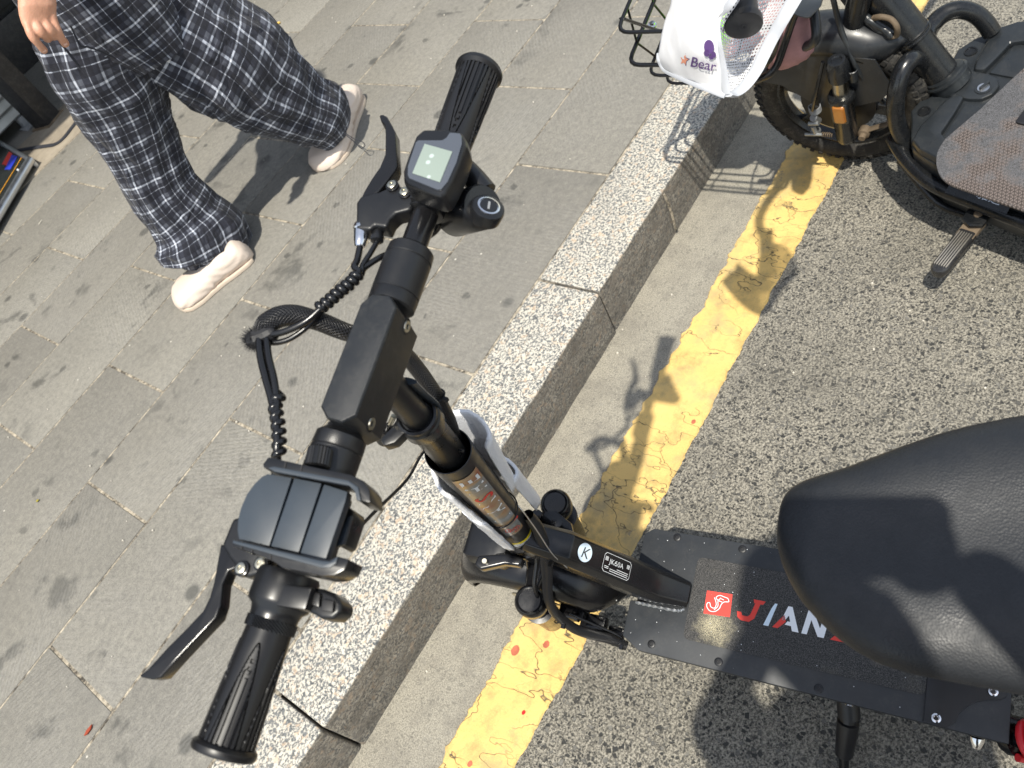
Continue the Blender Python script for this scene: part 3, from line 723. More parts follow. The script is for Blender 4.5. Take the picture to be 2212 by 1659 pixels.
letter([[(.0, 0), (.006, .007), (.026, .007), (.028, .014), (.010, .016), (.006, .022), (.008, .032), (.014, HL), (.036, HL), (.033, HL - .007), (.015, HL - .007), (.014, .023), (.031, .021), (.036, .014), (.034, .004), (.028, 0)]], MAT['red'], .197)
letter([[(.0, 0), (.006, HL), (.014, HL), (.0115, .022), (.0245, .022), (.027, HL), (.035, HL), (.029, 0), (.021, 0), (.0235, .015), (.0105, .015), (.008, 0)]], MAT['white'], .240)
letter([[(.0, 0), (.006, HL), (.034, HL), (.033, HL - .007), (.013, HL - .007), (.012, .022), (.028, .022), (.027, .015), (.011, .015), (.010, .007), (.029, .007), (.028, 0)]], MAT['white'], .282)

# neck: beam from the head tube down to the deck --------------------
pth = [(0, .100, .462, .024, .026), (0, .047, .425, .027, .026), (0, .005, .348, .0275, .024), (0, -.026, .283, .0275, .023), (0, -.052, .243, .027, .020), (0, -.098, .214, .021, .012)]
mb = MB(); rg = []
for i, (x, y, z, hw, hh) in enumerate(pth):
    a, b_ = pth[max(i - 1, 0)], pth[min(i + 1, len(pth) - 1)]
    d = nrm([0, b_[1] - a[1], b_[2] - a[2]]); nn = V3([0, -d[2], d[1]]); nn = nn if nn[1] < 0 or nn[2] > 0 else -nn
    nn = V3([0, d[2], -d[1]]) if (V3([0, d[2], -d[1]]) @ V3([0, -.5, .85])) > 0 else V3([0, -d[2], d[1]])
    sec = [(-hw, -hh), (-hw, hh * .45), (-hw * .68, hh), (hw * .68, hh), (hw, hh * .45), (hw, -hh)]
    rg.append([S(*(V3([x, y, z]) + V3([1, 0, 0]) * a_ + nn * b__)) for a_, b__ in sec])
mb.rings(rg); neck = mb.build('neck_beam', MAT['gloss'], scooter, bevel=0.003, bseg=3, angle=25)
def weld(pts, name='weld_bead'):
    mb = MB(); P = catmull([S(p) for p in pts], 12)
    mb.tube(P, [0.0025 + .0008 * math.sin(i * 1.9) for i in range(len(P))], 6); mb.build(name, MAT['alu'], scooter)
weld([(-.023, -.097, .2125), (-.0285, -.085, .2125), (-.0295, -.045, .2125), (-.0295, -.012, .2125)])
# neck stickers (flat prints lying on the beam's upper face)
def neckpt(s, x, lift=.0006):           # s: distance along the top face from the head
    K = [V3(q[:3]) for q in pth[1:5]]; hs_ = [q[4] for q in pth[1:5]]; L = [0]
    for a, b_ in zip(K, K[1:]): L.append(L[-1] + np.linalg.norm(b_ - a))
    c = np.array([np.interp(s, L, [q[k] for q in K]) for k in range(3)]); hh_ = np.interp(s, L, hs_)
    i_ = 0 if s < L[1] else 1 if s < L[2] else 2
    d = nrm(K[i_ + 1] - K[i_]); nn = V3([0, d[2], -d[1]])
    if nn @ V3([0, -.5, .85]) < 0: nn = -nn
    return S(*(c + V3([1, 0, 0]) * x + nn * (hh_ + .0004 + lift)))
mb = MB(); mb.add([neckpt(.022 + .0145 * math.cos(a), .0145 * math.sin(a)) for a in np.linspace(0, 2 * math.pi, 33)[:-1]], [tuple(range(32))])
mb.build('round_sticker', MAT['ltblue'], scooter, smooth=False, solid='open')
mb = MB(); vs, fs = text_geo('K', .024, .2, .0)
mb.add([neckpt(.014 + x, -.0085 + y, .001) for x, y in vs], fs); mb.build('sticker_letter', MAT['dark'], scooter, smooth=False, solid='open')
mb = MB(); a0, b0, wd, hg = .062, -.0155, .060, .030
q = [(a0 + .004, b0), (a0 + wd - .004, b0), (a0 + wd, b0 + .004), (a0 + wd, b0 + hg - .004), (a0 + wd - .004, b0 + hg), (a0 + .004, b0 + hg), (a0, b0 + hg - .004), (a0, b0 + .004)]
qc = (a0 + wd / 2, b0 + hg / 2)
qi = [(qc[0] + (x - qc[0]) * .982, qc[1] + (y - qc[1]) * .964) for x, y in q]
mb.add([neckpt(x, y) for x, y in q + qi], [(k, (k + 1) % 8, 8 + (k + 1) % 8, 8 + k) for k in range(8)])
for x0, x1, y0 in ((.004, .013, .006), (.016, .056, .0035), (.016, .056, .0065), (.030, .056, .0095), (.004, .013, .0085)):
    mb.add([neckpt(a0 + x, b0 + y) for x, y in ((x0, y0), (x1, y0), (x1, y0 + .0008), (x0, y0 + .0008))], [(0, 1, 2, 3)])
for xx in (.003, .0505):
    for k in range(5): mb.add([neckpt(a0 + x, b0 + y) for x, y in ((xx, .018 + k * .0013), (xx + .0065, .018 + k * .0013), (xx + .0065, .0186 + k * .0013), (xx, .0186 + k * .0013))], [(0, 1, 2, 3)])
vs, fs = text_geo('JK60A', .0118, 0, -.00015)
mb.add([neckpt(a0 + .0125 + x, b0 + .0145 + y) for x, y in vs], fs); mb.build('model_plate', MAT['white'], scooter, smooth=False, solid='open')

# steering column -----------------------------------------------------
mb = MB(); mb.tube([B(0, 0, -.01), B(0, 0, -.30)], .0145, 28); mb.build('inner_column', MAT['paint'], scooter)
mb = MB(); mb.lathe(B(0, 0, -.235), B.z, [(-.06, .0185), (.080, .0185), (.083, .0205), (.088, .0222), (.104, .0222), (.106, .0205), (.112, .0205), (.113, .018), (.110, .0160)], 32); mb.build('height_clamp', MAT['plastic'], scooter)
mb = MB(); mb.lathe(B(.002, .001, -.640), B.z, [(0, .0236), (.405, .0272), (.4055, .0262), (.30, .0252)], 44, cap=(True, False)); cover = mb.build('cover_tube', MAT['paint'], scooter)
mb = MB(); mb.prism([(-.004, .020), (-.018, .024), (-.030, .030), (-.036, .024), (-.030, .014), (-.016, .006)], B, -.142, -.126); mb.build('clamp_ear', MAT['plastic'], scooter, bevel=0.003)
mb = MB(); mb.lathe(B.hit(*C3(1200, 1135), z=-.134), nrm(B.hit(*C3(1165, 1240), z=-.165) - B.hit(*C3(1200, 1135), z=-.134)), [(-.01, .003), (.0, .003), (.0005, .0068), (.003, .0075), (.014, .0085), (.024, .0088), (.025, .006), (.022, .004)], 24); mb.build('clamp_thumb_nut', MAT['gloss'], scooter)
mb = MB(); mb.tube([B.hit(*C3(1200, 1135), z=-.134), B.hit(*C3(1245, 1040), z=-.115)], .0028, 10); mb.build('clamp_bolt', MAT['steel'], scooter)
lp = [B.hit(*C3(1350, 780), y=-.012), B.hit(*C3(1440, 860), y=-.012), B.hit(*C3(1540, 950), y=-.010), B.hit(*C3(1570, 1040), y=-.012), B.hit(*C3(1610, 1090), y=-.018)]
mb = MB(); mb.tube(lp, [.009, .0075, .007, .006, .005], 10, 5, flat=.35, up=B.x); mb.build('quick_release_lever', MAT['mount'], scooter)
# label band and sticker wrapped on the cover tube
def wrap(s, az, r):
    r = r - .0248 + (.0236 + (s + .64) / .405 * .0036) + .0006; return B(.002 + r * math.cos(az), .001 + r * math.sin(az), s)
def band(z0, z1, a0, a1, r, mat, name):
    mb = MB(); mb.strip([[wrap(z, a, r) for a in np.linspace(a0, a1, 24)] for z in (z0, z1)]); return mb.build(name, mat, scooter, solid='open')
band(-.607, -.597, R(185), R(290), .02425, MAT['yellowprint'], 'warning_label')
lb = band(-.622, -.6075, R(185), R(290), .02425, MAT['white'], 'warning_label')
mb = MB(); vs, fs = text_geo('ZX 1C5 JM 2E7', .0058); mb.add([wrap(-.6205 + y * .9, R(200) + x / .0243, .02445) for x, y in vs], fs)
for k in range(4): mb.strip([[wrap(-.6095 - k * .0035 + dz, a, .02445) for a in np.linspace(R(195), R(284), 12)] for dz in (0, -.0007)])
mb.build('label_print', MAT['dark'], scooter, smooth=False, solid='open')
AZ = R(226)
mb = MB(); mb.strip([[wrap(z, AZ + a, .0248) for a in np.linspace(-.62, .62, 16)] for z in np.linspace(-.545, -.262, 12)]); mb.build('column_sticker', MAT['irid'], scooter, solid='open')
for i, (ch, m_) in enumerate((('J', 'red'), ('I', 'ltblue'), ('A', 'white'), ('N', 'white'), ('S', 'red'), ('H', 'white'), ('E', 'white'))):
    vs, fs = text_geo(ch, .040, .2, .0006); mb = MB()
    mb.add([wrap(-.498 + i * .034 + x * .95, AZ + .46 - (y / .0255) * .80, .0252) for x, y in vs], fs)
    mb.build('sticker_letter', MAT[m_], scooter, smooth=False, solid='open')
mb = MB(); logo(mb, lambda s, t_: wrap(-.540 + s, AZ + .5 - t_ / .0255 * .8, .0253), .9, .0012); mb.build('sticker_logo', MAT['red'], scooter, smooth=False, solid='open')
mb = MB(); mb.tube([wrap(-.487, a, .0262) for a in np.linspace(0, 2 * math.pi, 33)[:-1]], .0011, 6, closed=True); mb.build('cable_tie', MAT['dark'], scooter)
# foam wrap peeling off the column
def foam(z0, z1, sec0, sec1, name, nz=14, slant=0.0):
    rows = []; inner = []
    for i in range(nz + 1):
        k = i / nz; z = z0 + (z1 - z0) * k
        P = catmull([V3([*(np.array(a) * (1 - k) + np.array(b_) * k), 0]) for a, b_ in zip(sec0, sec1)], 7)
        rows.append([B(p[0] + .0012 * mnoise.noise((j * .5, i * .9, 1)), p[1] + .0012 * mnoise.noise((j * .7, i * .6, 5)), z + .004 * math.sin(j * .35) - slant * max(0, .05 - p[0]) * (1 - k)) for j, p in enumerate(P)])
    mb = MB(); mb.strip(rows); o = mb.build(name, MAT['foam'], scooter, solid='open')
    md = o.modifiers.new('thick', 'SOLIDIFY'); md.thickness = .0045; md.offset = 0; return o
foam(-.262, -.445, [(-.030, .012), (-.026, .026), (-.008, .040), (.016, .046), (.040, .040), (.055, .022), (.058, -.002), (.050, -.020), (.036, -.028), (.026, -.024)],
     [(-.031, -.004), (-.031, .010), (-.018, .030), (.006, .038), (.030, .034), (.044, .018), (.046, -.004), (.038, -.020), (.028, -.025), (.020, -.022)], 'foam_wrap', slant=.75)
foam(-.425, -.590, [(-.0325, -.006), (-.033, .008), (-.020, .032), (.014, .044), (.040, .040), (.056, .020), (.058, -.004), (.050, -.022), (.038, -.028), (.028, -.024)],
     [(-.031, -.010), (-.032, .004), (-.018, .030), (.014, .044), (.044, .042), (.062, .020), (.063, -.004), (.055, -.022), (.044, -.028), (.034, -.024)], 'foam_wrap')

# handlebar -----------------------------------------------------------
mb = MB(); mb.tube([B(-.3, 0, 0), B(.3, 0, 0)], .0118, 28); mb.build('handlebar', MAT['gloss'], scooter)
top = [(.0375, .0095), (.0475, .003), (.0485, -.012), (.0395, -.0205), (-.0555, -.0205), (-.0625, -.012), (-.0615, .001), (-.0535, .0095)]
blk = [(.0385, .0110), (.0490, .004), (.0500, -.012), (.0405, -.0218), (-.0565, -.0218), (-.0640, -.012), (-.0630, .002), (-.0545, .0110)]
mb = MB(); mb.rings([[B(x, y, z) for x, y in p] for p, z in ((blk, -.024), (blk, .0285), (top, .0305))])
mb.build('stem_block', m_plain('speckled black anodised', (0.011, 0.013, 0.016), 0.42, 0, 0.5, 0.5, 1700, 0.1, dust=0.12), scooter, bevel=0.0016, angle=15)
for x in (.037, -.052):
    mb = MB(); mb.lathe(B(x, -.0212, .002), -B.y, [(0, .0075), (.0006, .0075), (.0008, .0062), (.0002, .0060)], 18); mb.build('bolt_recess', MAT['dark'], scooter)
    mb = MB(); mb.lathe(B(x, -.0212, .002), -B.y, [(0, .0055), (.0016, .0050), (.0016, .0026), (.0004, .0024)], 18); mb.build('block_bolt', MAT['steel'], scooter)
for s in (1, -1):
    x0 = .052 if s > 0 else -.066
    prof = [(0, .0185), (.002, .0208), (.012, .0212), (.013, .0205), (.0138, .0212), (.047, .0212), (.0478, .0204), (.0488, .0212), (.058, .0205), (.060, .0185), (.0605, .013)]
    if s > 0: prof = [(t_, r) for t_, r in prof]
    mb = MB(); mb.lathe(B(x0, 0, 0), B.x * s, [(-.006, .0145), (-.004, .0145)] + prof, 40); mb.build('bar_collar', MAT['paint'], scooter)
def grip(x0, x1, s, r0, r1):
    nt, ns = 150, 260; rg = []
    for i in range(nt + 1):
        t_ = i / nt; x = x0 + (x1 - x0) * t_; ring = []
        rb = r0 + (r1 - r0) * t_ ** 2 + .0009 * math.sin(t_ * math.pi)
        for k in range(ns):
            th = 2 * math.pi * k / ns
            ph = (th / (2 * math.pi) * 5) % 1 - .5        # five palms
            arch = .47 * max(0.0, (t_ - .12)) ** .55
            d = arch - abs(ph)
            g = 0.0
            if .0 < d < .03: g = -.0016
            elif d >= .035:
                g = .0006 - (.0020 if math.cos(ph * 2 * math.pi * 6.0) < -.25 and t_ > .34 + .3 * abs(ph) else 0)
                if .24 < t_ < .44 and abs(ph) < .045: g = -.0014 if int((t_ - .24) / .033) % 2 else .0006
            ring.append(B(x, (rb + g) * math.cos(th), (rb + g) * math.sin(th)))
        rg.append(ring)
    mb = MB(); mb.rings(rg); g_ = mb.build('grip', MAT['rubber'], scooter, angle=60)
    mb = MB(); mb.lathe(B(x1, 0, 0), B.x * s, [(0, r1), (.001, .0215), (.003, .0235), (.006, .0236), (.008, .0225), (.009, .018), (.0095, .006)], 40); mb.build('grip_flange', MAT['rubber'], g_)
grip(.204, .311, 1, .0178, .0205)
grip(-.222, -.301, -1, .0172, .0200)
mb = MB(); mb.lathe(B(-.178, 0, 0), -B.x, [(0, .0175), (.001, .0225), (.004, .0240), (.022, .0240), (.026, .0232), (.029, .0195), (.034, .0182), (.0445, .0178)], 40); mb.build('switch_ring', MAT['plastic'], scooter)
rg = []
for i in range(9):
    x = -.2145 - i * .001
    rg.append([B(x, (.0185 + (.0006 if (k + i) % 2 else -.0002)) * math.cos(2 * math.pi * k / 72), (.0185 + (.0006 if (k + i) % 2 else -.0002)) * math.sin(2 * math.pi * k / 72)) for k in range(72)])
mb = MB(); mb.rings(rg); mb.build('knurled_ring', MAT['plastic'], scooter, smooth=False)
# switch pod
pod = [bxy(C4(*q), .012) for q in ((880, 780), (960, 792), (1010, 812), (1048, 860), (1045, 905), (1005, 938), (950, 938), (872, 895))]
mb = MB(); mb.prism(pod, B, -.012, .012); podo = mb.build('switch_pod', MAT['plastic'], scooter, bevel=0.004, bseg=3)
def cpoly(cf, pts, h): return [bxy(cf(*q), h) for q in pts]
for pts, mt in (([(910, 805), (945, 815), (938, 880), (900, 870)], 'rubber'), ([(955, 840), (1010, 850), (1005, 905), (948, 898)], 'dark'), ([(862, 838), (890, 802), (912, 806), (895, 880), (868, 885)], 'mount')):
    mb = MB(); mb.prism(cpoly(C4, pts, .015), B, .011, .0155); mb.build('switch_button', MAT[mt], podo, bevel=0.001)
mb = MB(); mb.prism(cpoly(C4, [(720, 762), (905, 785), (870, 895), (700, 870)], .0215), B, .005, .0215); mb.build('switch_cap', MAT['plastic'], scooter, bevel=0.002)

# display ---------------------------------------------------------------
disp = thing('_tmp', '', ''); bpy.data.objects.remove(disp)
dpt = [(600, 560), (650, 518), (820, 515), (905, 535), (932, 575), (940, 630), (905, 745), (845, 880), (800, 955), (770, 975), (720, 965), (540, 895), (515, 870), (512, 800), (545, 700)]
ol = cpoly(C2, dpt, .045); cxy = (sum(p[0] for p in ol) / len(ol), sum(p[1] for p in ol) / len(ol))
ins = lambda P, k: [(cxy[0] + (x - cxy[0]) * k, cxy[1] + (y - cxy[1]) * k) for x, y in P]
mb = MB(); mb.rings([[B(x, y, z) for x, y in p] for p, z in ((ins(ol, .7), .012), (ins(ol, .98), .022), (ol, .036), (ins(ol, .975), .043), (ins(ol, .91), .0455))])
dsp = mb.build('display', MAT['plastic'], scooter, bevel=0.0012, angle=20)
fp = cpoly(C2, [(602, 612), (618, 598), (778, 598), (806, 580), (828, 547), (895, 552), (906, 570), (908, 620), (872, 745), (815, 870), (772, 922), (745, 925), (560, 850), (548, 830), (550, 770)], .047)
mb = MB(); mb.prism(fp, B, .0440, .0470); mb.build('face_plate', m_plain('blue grey bezel', (0.075, 0.085, 0.105), 0.22), dsp, bevel=0.0006)
sc = cpoly(C2, [(660, 620), (845, 672), (762, 876), (578, 816)], .048)
mb = MB(); mb.prism(sc, B, .0471, .0478); mb.build('lcd', MAT['lcd'], dsp, bevel=0.0004)
mb = MB(); mb.lathe(B(.150, 0, 0), B.x, [(0, .0165), (.02, .0165)], 24); mb.prism([(.152, -.012), (.168, -.012), (.168, .010), (.152, .010)], B, .008, .020); mb.build('display_clamp', MAT['plastic'], dsp, bevel=0.001)

# key lock with horn housing
k1 = B.hit(*C2(1078, 1030), z=.004); k0 = B.hit(*C2(850, 1100), z=-.040)
ax = nrm(k1 - k0)
mb = MB(); mb.lathe(k0, ax, [(0, .013), (.003, .0195), (.006, .0205), (np.linalg.norm(k1 - k0) - .012, .0205), (np.linalg.norm(k1 - k0) - .008, .0185)], 36); lockh = mb.build('horn_housing', MAT['plastic'], scooter)
cdir = nrm(CAM * 0 + B.z * .75 - B.y * .35 + B.x * .25)
kc = B.hit(*C2(1090, 1025), z=.006)
mb = MB(); mb.lathe(kc - cdir * .016, cdir, [(0, .0145), (.010, .0155), (.013, .0148), (.014, .0125)], 32); mb.build('lock_ring', MAT['plastic'], lockh)
mb = MB(); mb.lathe(kc - cdir * .002, cdir, [(-.002, .0105), (.001, .0102), (.0014, .0088), (.0002, .0085)], 32); mb.build('lock_rim', MAT['chrome'], lockh)
mb = MB(); mb.lathe(kc - cdir * .002, cdir, [(-.002, .0082), (.0008, .0080)], 28); mb.build('lock_barrel', MAT['plastic'], lockh)
u_, w_ = perp(cdir); KF = Frame(kc - cdir * .001, u_, w_, cdir)
mb = MB(); mb.box(KF, -.0045, .0045, -.001, .001, -.0002, .0004); mb.build('key_slot', MAT['grey'], lockh)
mb = MB(); mb.tube([B.hit(*C2(905, 760), z=-.004), B.hit(*C2(985, 850), z=-.002), B.hit(*C2(1060, 950), z=-.006)], [.010, .011, .012], 12, 4); mb.build('lock_bracket', MAT['plastic'], lockh)

# brake levers ------------------------------------------------------------
def lever(cf, blade, perch, h, bolts, adj):
    pr = cpoly(cf, perch, h); mb = MB(); mb.prism(pr, B, -.009, h); pe = mb.build('brake_perch', MAT['paint'], scooter, bevel=0.0035, bseg=3)
    bl = cpoly(cf, blade, h - .002); mb = MB(); mb.prism(bl, B, -.006, h - .002); mb.build('brake_blade', MAT['gloss'], pe, bevel=0.0028, bseg=3)
    for q in bolts:
        c = B.hit(*cf(*q), z=h + .001); mb = MB(); mb.lathe(c - B.z * .003, B.z, [(0, .0062), (.004, .0060), (.0045, .0048)], 20); mb.build('washer', MAT['gloss'], pe)
        mb = MB(); mb.lathe(c - B.z * .001, B.z, [(0, .0046), (.0040, .0042), (.0046, .0030), (.0046, .002), (.0036, .0018)], 18); mb.build('bolt', MAT['steel'], pe)
    return pe
pR = lever(C2, [(358, 430), (385, 424), (412, 440), (440, 490), (466, 540), (472, 660), (478, 765), (465, 800), (420, 860), (352, 942), (300, 975), (235, 985), (262, 930), (310, 850), (365, 770), (398, 690), (400, 560), (396, 495), (370, 470)],
           [(235, 968), (330, 940), (352, 942), (400, 920), (430, 880), (470, 880), (520, 915), (565, 950), (600, 1000), (560, 1060), (470, 1080), (430, 1120), (405, 1175), (330, 1160), (300, 1190), (205, 1185), (208, 1010)], .010, [(448, 902), (530, 948)], None)
pL = lever(C4, [(462, 575), (446, 660), (428, 760), (408, 832), (376, 898), (300, 980), (200, 1080), (110, 1180), (66, 1212), (80, 1222), (130, 1232), (172, 1222), (250, 1135), (340, 1040), (440, 935), (462, 870), (472, 770), (500, 705), (545, 690), (520, 600)],
           [(520, 450), (590, 440), (700, 600), (705, 690), (660, 715), (600, 735), (555, 730), (540, 690), (500, 640), (465, 580)], .010, [(566, 695), (660, 672)], None)
# cable adjusters at the right lever
a0_, a1_ = B.hit(*C2(250, 1165), z=.002), B.hit(*C2(232, 1310), z=.002)
L_ = np.linalg.norm(a1_ - a0_)
mb = MB(); mb.lathe(a0_, a1_ - a0_, [(0, .0078), (L_ * .22, .0084), (L_ * .26, .0074), (L_ * .6, .0066), (L_ * .95, .0052), (L_, .004)], 14); mb.build('cable_adjuster', MAT['chrome'], pR)
b0_, b1_ = B.hit(*C2(355, 1130), z=.0), B.hit(*C2(345, 1275), z=.0); L_ = np.linalg.norm(b1_ - b0_)
rg = []
for i, (t_, r) in enumerate(((0, .0052), (L_ * .15, .0056), (L_ * .75, .0056), (L_ * .8, .0064), (L_, .0060))):
    pass
mb = MB(); mb.lathe(b0_, b1_ - b0_, [(0, .0052), (L_ * .15, .0054), (L_ * .75, .0054), (L_ * .78, .0064), (L_ * .95, .0060), (L_, .004)], 12); mb.build('barrel_adjuster', MAT['plastic'], pR)

# phone holder (clipped on the bar: a thing of its own) -----------------------
ph = thing('phone_holder', 'empty blue-black clamp phone holder on the left half of the handlebar', 'phone holder', tuple(B(-.14, 0, .03)))
H = .052
pl1 = [(806, 254), (690, 236), (660, 250), (625, 285), (588, 335), (560, 400), (546, 455), (543, 510), (550, 552), (696, 586)]
pl2 = [(818, 256), (950, 282), (838, 618), (704, 588)]
pl3 = [(962, 286), (1076, 322), (1066, 368), (966, 660), (846, 622)]
for P, h in ((pl1, H), (pl2, H - .0006), (pl3, H)):
    mb = MB(); mb.prism(cpoly(C4, P, h), B, h - .009, h); mb.build('back_plate', MAT['mount'], ph, bevel=0.0009)
mb = MB(); mb.prism(cpoly(C4, [(690, 262), (1050, 330), (960, 640), (580, 545), (565, 470), (620, 320)], H - .009), B, .022, H - .0095); mb.build('holder_base', MAT['plastic'], ph, bevel=0.002)
jU = [(664, 190), (692, 153), (890, 198), (1092, 240), (1150, 268), (1182, 310), (1186, 376), (1120, 362), (1112, 318), (1086, 290), (900, 250), (720, 222), (668, 206)]
jL = [(514, 552), (600, 570), (720, 596), (945, 646), (985, 650), (1025, 634), (1084, 650), (1062, 700), (1010, 728), (950, 730), (760, 690), (716, 660), (640, 628), (520, 588)]
for P in (jU, jL):
    mb = MB(); mb.prism(cpoly(C4, P, H + .008), B, H - .018, H + .008); j = mb.build('side_jaw', MAT['plastic'], ph, bevel=0.0016)
jU2 = [(690, 206), (720, 200), (1080, 268), (1128, 300), (1140, 366), (1120, 364), (1110, 320), (1082, 292), (720, 224)]
jL2 = [(520, 556), (720, 604), (950, 656), (992, 660), (1020, 640), (1030, 634), (1020, 668), (990, 690), (950, 690), (720, 628), (520, 572)]
for P in (jU2, jL2):
    mb = MB(); mb.prism(cpoly(C4, P, H + .0095), B, H + .006, H + .0095); mb.build('jaw_pad', MAT['mount'], ph, bevel=0.0008)
for P in ([(770, 175), (776, 176), (766, 232), (760, 231)], [(848, 190), (854, 192), (844, 248), (838, 246)], [(612, 572), (618, 574), (610, 622), (604, 620)], [(700, 592), (706, 594), (700, 650), (694, 648)], [(560, 560), (566, 562), (560, 600), (554, 598)]):
    mb = MB(); mb.prism(cpoly(C4, P, H + .0098), B, H + .004, H + .0086); mb.build('jaw_groove', MAT['dark'], ph, smooth=False)
mb = MB(); mb.prism(cpoly(C4, [(1062, 385), (1102, 410), (1104, 440), (1060, 570), (1036, 590), (1005, 560)], .030), B, .006, .030); mb.build('tension_arm', MAT['plastic'], ph, bevel=0.002)
mb = MB(); mb.prism(cpoly(C4, [(1078, 440), (1096, 436), (1055, 575), (1020, 590), (1035, 540)], .034), B, .029, .034); mb.build('release_tab', MAT['mount'], ph, bevel=0.001)
mb = MB(); mb.prism(cpoly(C4, [(742, 598), (818, 612), (812, 630), (738, 616)], H), B, H - .008, H - .003); mb.build('latch', MAT['plastic'], ph, bevel=0.001)
kn0, kn1 = B.hit(*C4(948, 108), z=.026), B.hit(*C4(930, 205), z=.026); L_ = np.linalg.norm(kn1 - kn0); u_, w_ = perp(nrm(kn1 - kn0)); rg = []
for t_, r in ((0, .008), (.0015, .0098), (L_ - .001, .0098), (L_, .008)):
    rg.append([kn0 + nrm(kn1 - kn0) * t_ + (u_ * math.cos(2 * math.pi * k / 48) + w_ * math.sin(2 * math.pi * k / 48)) * (r - (.0007 if k % 2 else 0)) for k in range(48)])
mb = MB(); mb.rings(rg); mb.build('clamp_knob', MAT['plastic'], ph, smooth=False)
mb = MB(); mb.lathe(B(-.165, 0, 0), B.x, [(0, .0150), (.001, .0185), (.020, .0185), (.021, .0150)], 30); mb.prism([(-.163, -.012), (-.146, -.012), (-.146, .012), (-.163, .012)], B, .012, .026); mb.build('bar_clamp', MAT['plastic'], ph)

# cables ---------------------------------------------------------------------
def bh(cf, q, h): return B.hit(*cf(*q), z=h)
def uvtube(mb, P, r, seg): pass
knot = bh(C3, (235, 455), .004)
def cable(name, pts, r, mat='cable', sm=7, parent=None):
    mb = MB(); mb.tube(pts, r, 10, sm); return mb.build(name, MAT[mat], parent or scooter)
cR = [a1_, bh(C2, (215, 1390), .006), bh(C2, (195, 1440), .008), bh(C3, (985, -10), .010), bh(C3, (860, 110), .012), bh(C3, (740, 215), .012), bh(C3, (600, 340), .010), bh(C3, (430, 420), .008), bh(C3, (300, 440), .006), knot]
cable('brake_cable', cR, .0031)
cR2 = [b1_, bh(C2, (300, 1350), .002), bh(C2, (250, 1430), .004), bh(C3, (1000, -5), .006), bh(C3, (870, 120), .008), bh(C3, (750, 225), .008), bh(C3, (620, 370), .004), bh(C3, (480, 470), .002), bh(C3, (360, 500), .002), bh(C3, (300, 480), .002)]
cable('brake_cable', cR2, .0026)
cable('brake_cable', [bh(C2, (470, 1340), -.018), bh(C2, (380, 1370), -.004), bh(C2, (270, 1440), .002), bh(C3, (1005, 0), .006)], .0028)
cable('display_cable', [bh(C3, (700, 260), .004), bh(C3, (640, 350), .0), bh(C3, (520, 455), -.002), bh(C3, (380, 500), -.002), bh(C3, (310, 470), 0)], .0017)
cable('lock_cable', [bh(C2, (770, 1150), -.03), bh(C2, (720, 1210), -.04), bh(C2, (640, 1260), -.03)], .0034)
for dx_, h, r in ((0, .006, .0034), (26, .002, .0028), (60, .006, .0031)):
    cable('brake_cable', [bh(C3, (250 + dx_ * .9, 440), h), bh(C3, (262 + dx_, 600), h + .004), bh(C3, (300 + dx_, 760), h + .006), bh(C3, (345 + dx_ * .6, 920), h + .006), bh(C3, (380, 1100), h + .006), bh(C3, (385, 1280), h + .004), bh(C3, (380, 1420), h - .006), bh(C3, (350, 1560), -.012)], r)
def coil(pts, turns, rw, rh, name='spiral_wrap'):
    P = catmull(pts, 40); d = [0]
    for i in range(1, len(P)): d.append(d[-1] + np.linalg.norm(P[i] - P[i - 1]))
    n = turns * 16; out = []; Pn = np.array(P); dn = np.array(d); u = perp(nrm(P[1] - P[0]))[0]
    for i in range(n + 1):
        s_ = d[-1] * i / n; c = np.array([np.interp(s_, dn, Pn[:, k]) for k in range(3)])
        c2 = np.array([np.interp(min(s_ + 1e-3, d[-1]), dn, Pn[:, k]) for k in range(3)]); c1 = np.array([np.interp(max(s_ - 1e-3, 0), dn, Pn[:, k]) for k in range(3)])
        T_ = nrm(c2 - c1); u = nrm(u - T_ * (u @ T_)); w = np.cross(T_, u); a = 2 * math.pi * turns * i / n
        out.append(c + (u * math.cos(a) + w * math.sin(a)) * rh)
    mb = MB(); mb.tube(out, rw, 10); return mb.build(name, MAT['cable'], scooter)
coil([bh(C3, (985, -12), .009), bh(C3, (930, 55), .010), bh(C3, (850, 118), .011), bh(C3, (770, 190), .011), bh(C3, (695, 245), .010)], 8, .0031, .0034)
coil([bh(C3, (410, 870), .010), bh(C3, (372, 960), .010), bh(C3, (390, 1080), .010), bh(C3, (400, 1200), .009), bh(C3, (398, 1340), .006)], 7, .0031, .0034)
# braided sleeve
def sleeve(pts, r, name='braided_sleeve', sm=9, parent=None):
    P = catmull(pts, sm); seg = 16; mb = MB()
    n = len(P); u = perp(nrm(P[1] - P[0]))[0]; uvs = []; L = 0; rr = np.interp(np.linspace(0, len(pts) - 1, n), range(len(pts)), r if not np.isscalar(r) else [r] * len(pts)); rows = []
    for i in range(n):
        T_ = nrm(P[min(i + 1, n - 1)] - P[max(i - 1, 0)]); u = nrm(u - T_ * (u @ T_)); w = np.cross(T_, u)
        if i: L += np.linalg.norm(P[i] - P[i - 1])
        row = []
        for k in range(seg + 1):
            a = 2 * math.pi * k / seg; q = rr[i] * (1 + .05 * mnoise.noise((L * 60, k % seg * .7, 2)))
            row.append(P[i] + u * math.cos(a) * q + w * math.sin(a) * q); uvs.append((a * rr[i], L))
        rows.append(row)
    mb.strip(rows); return mb.build(name, MAT['sleeve'], parent or scooter, uvs=uvs, solid='open')
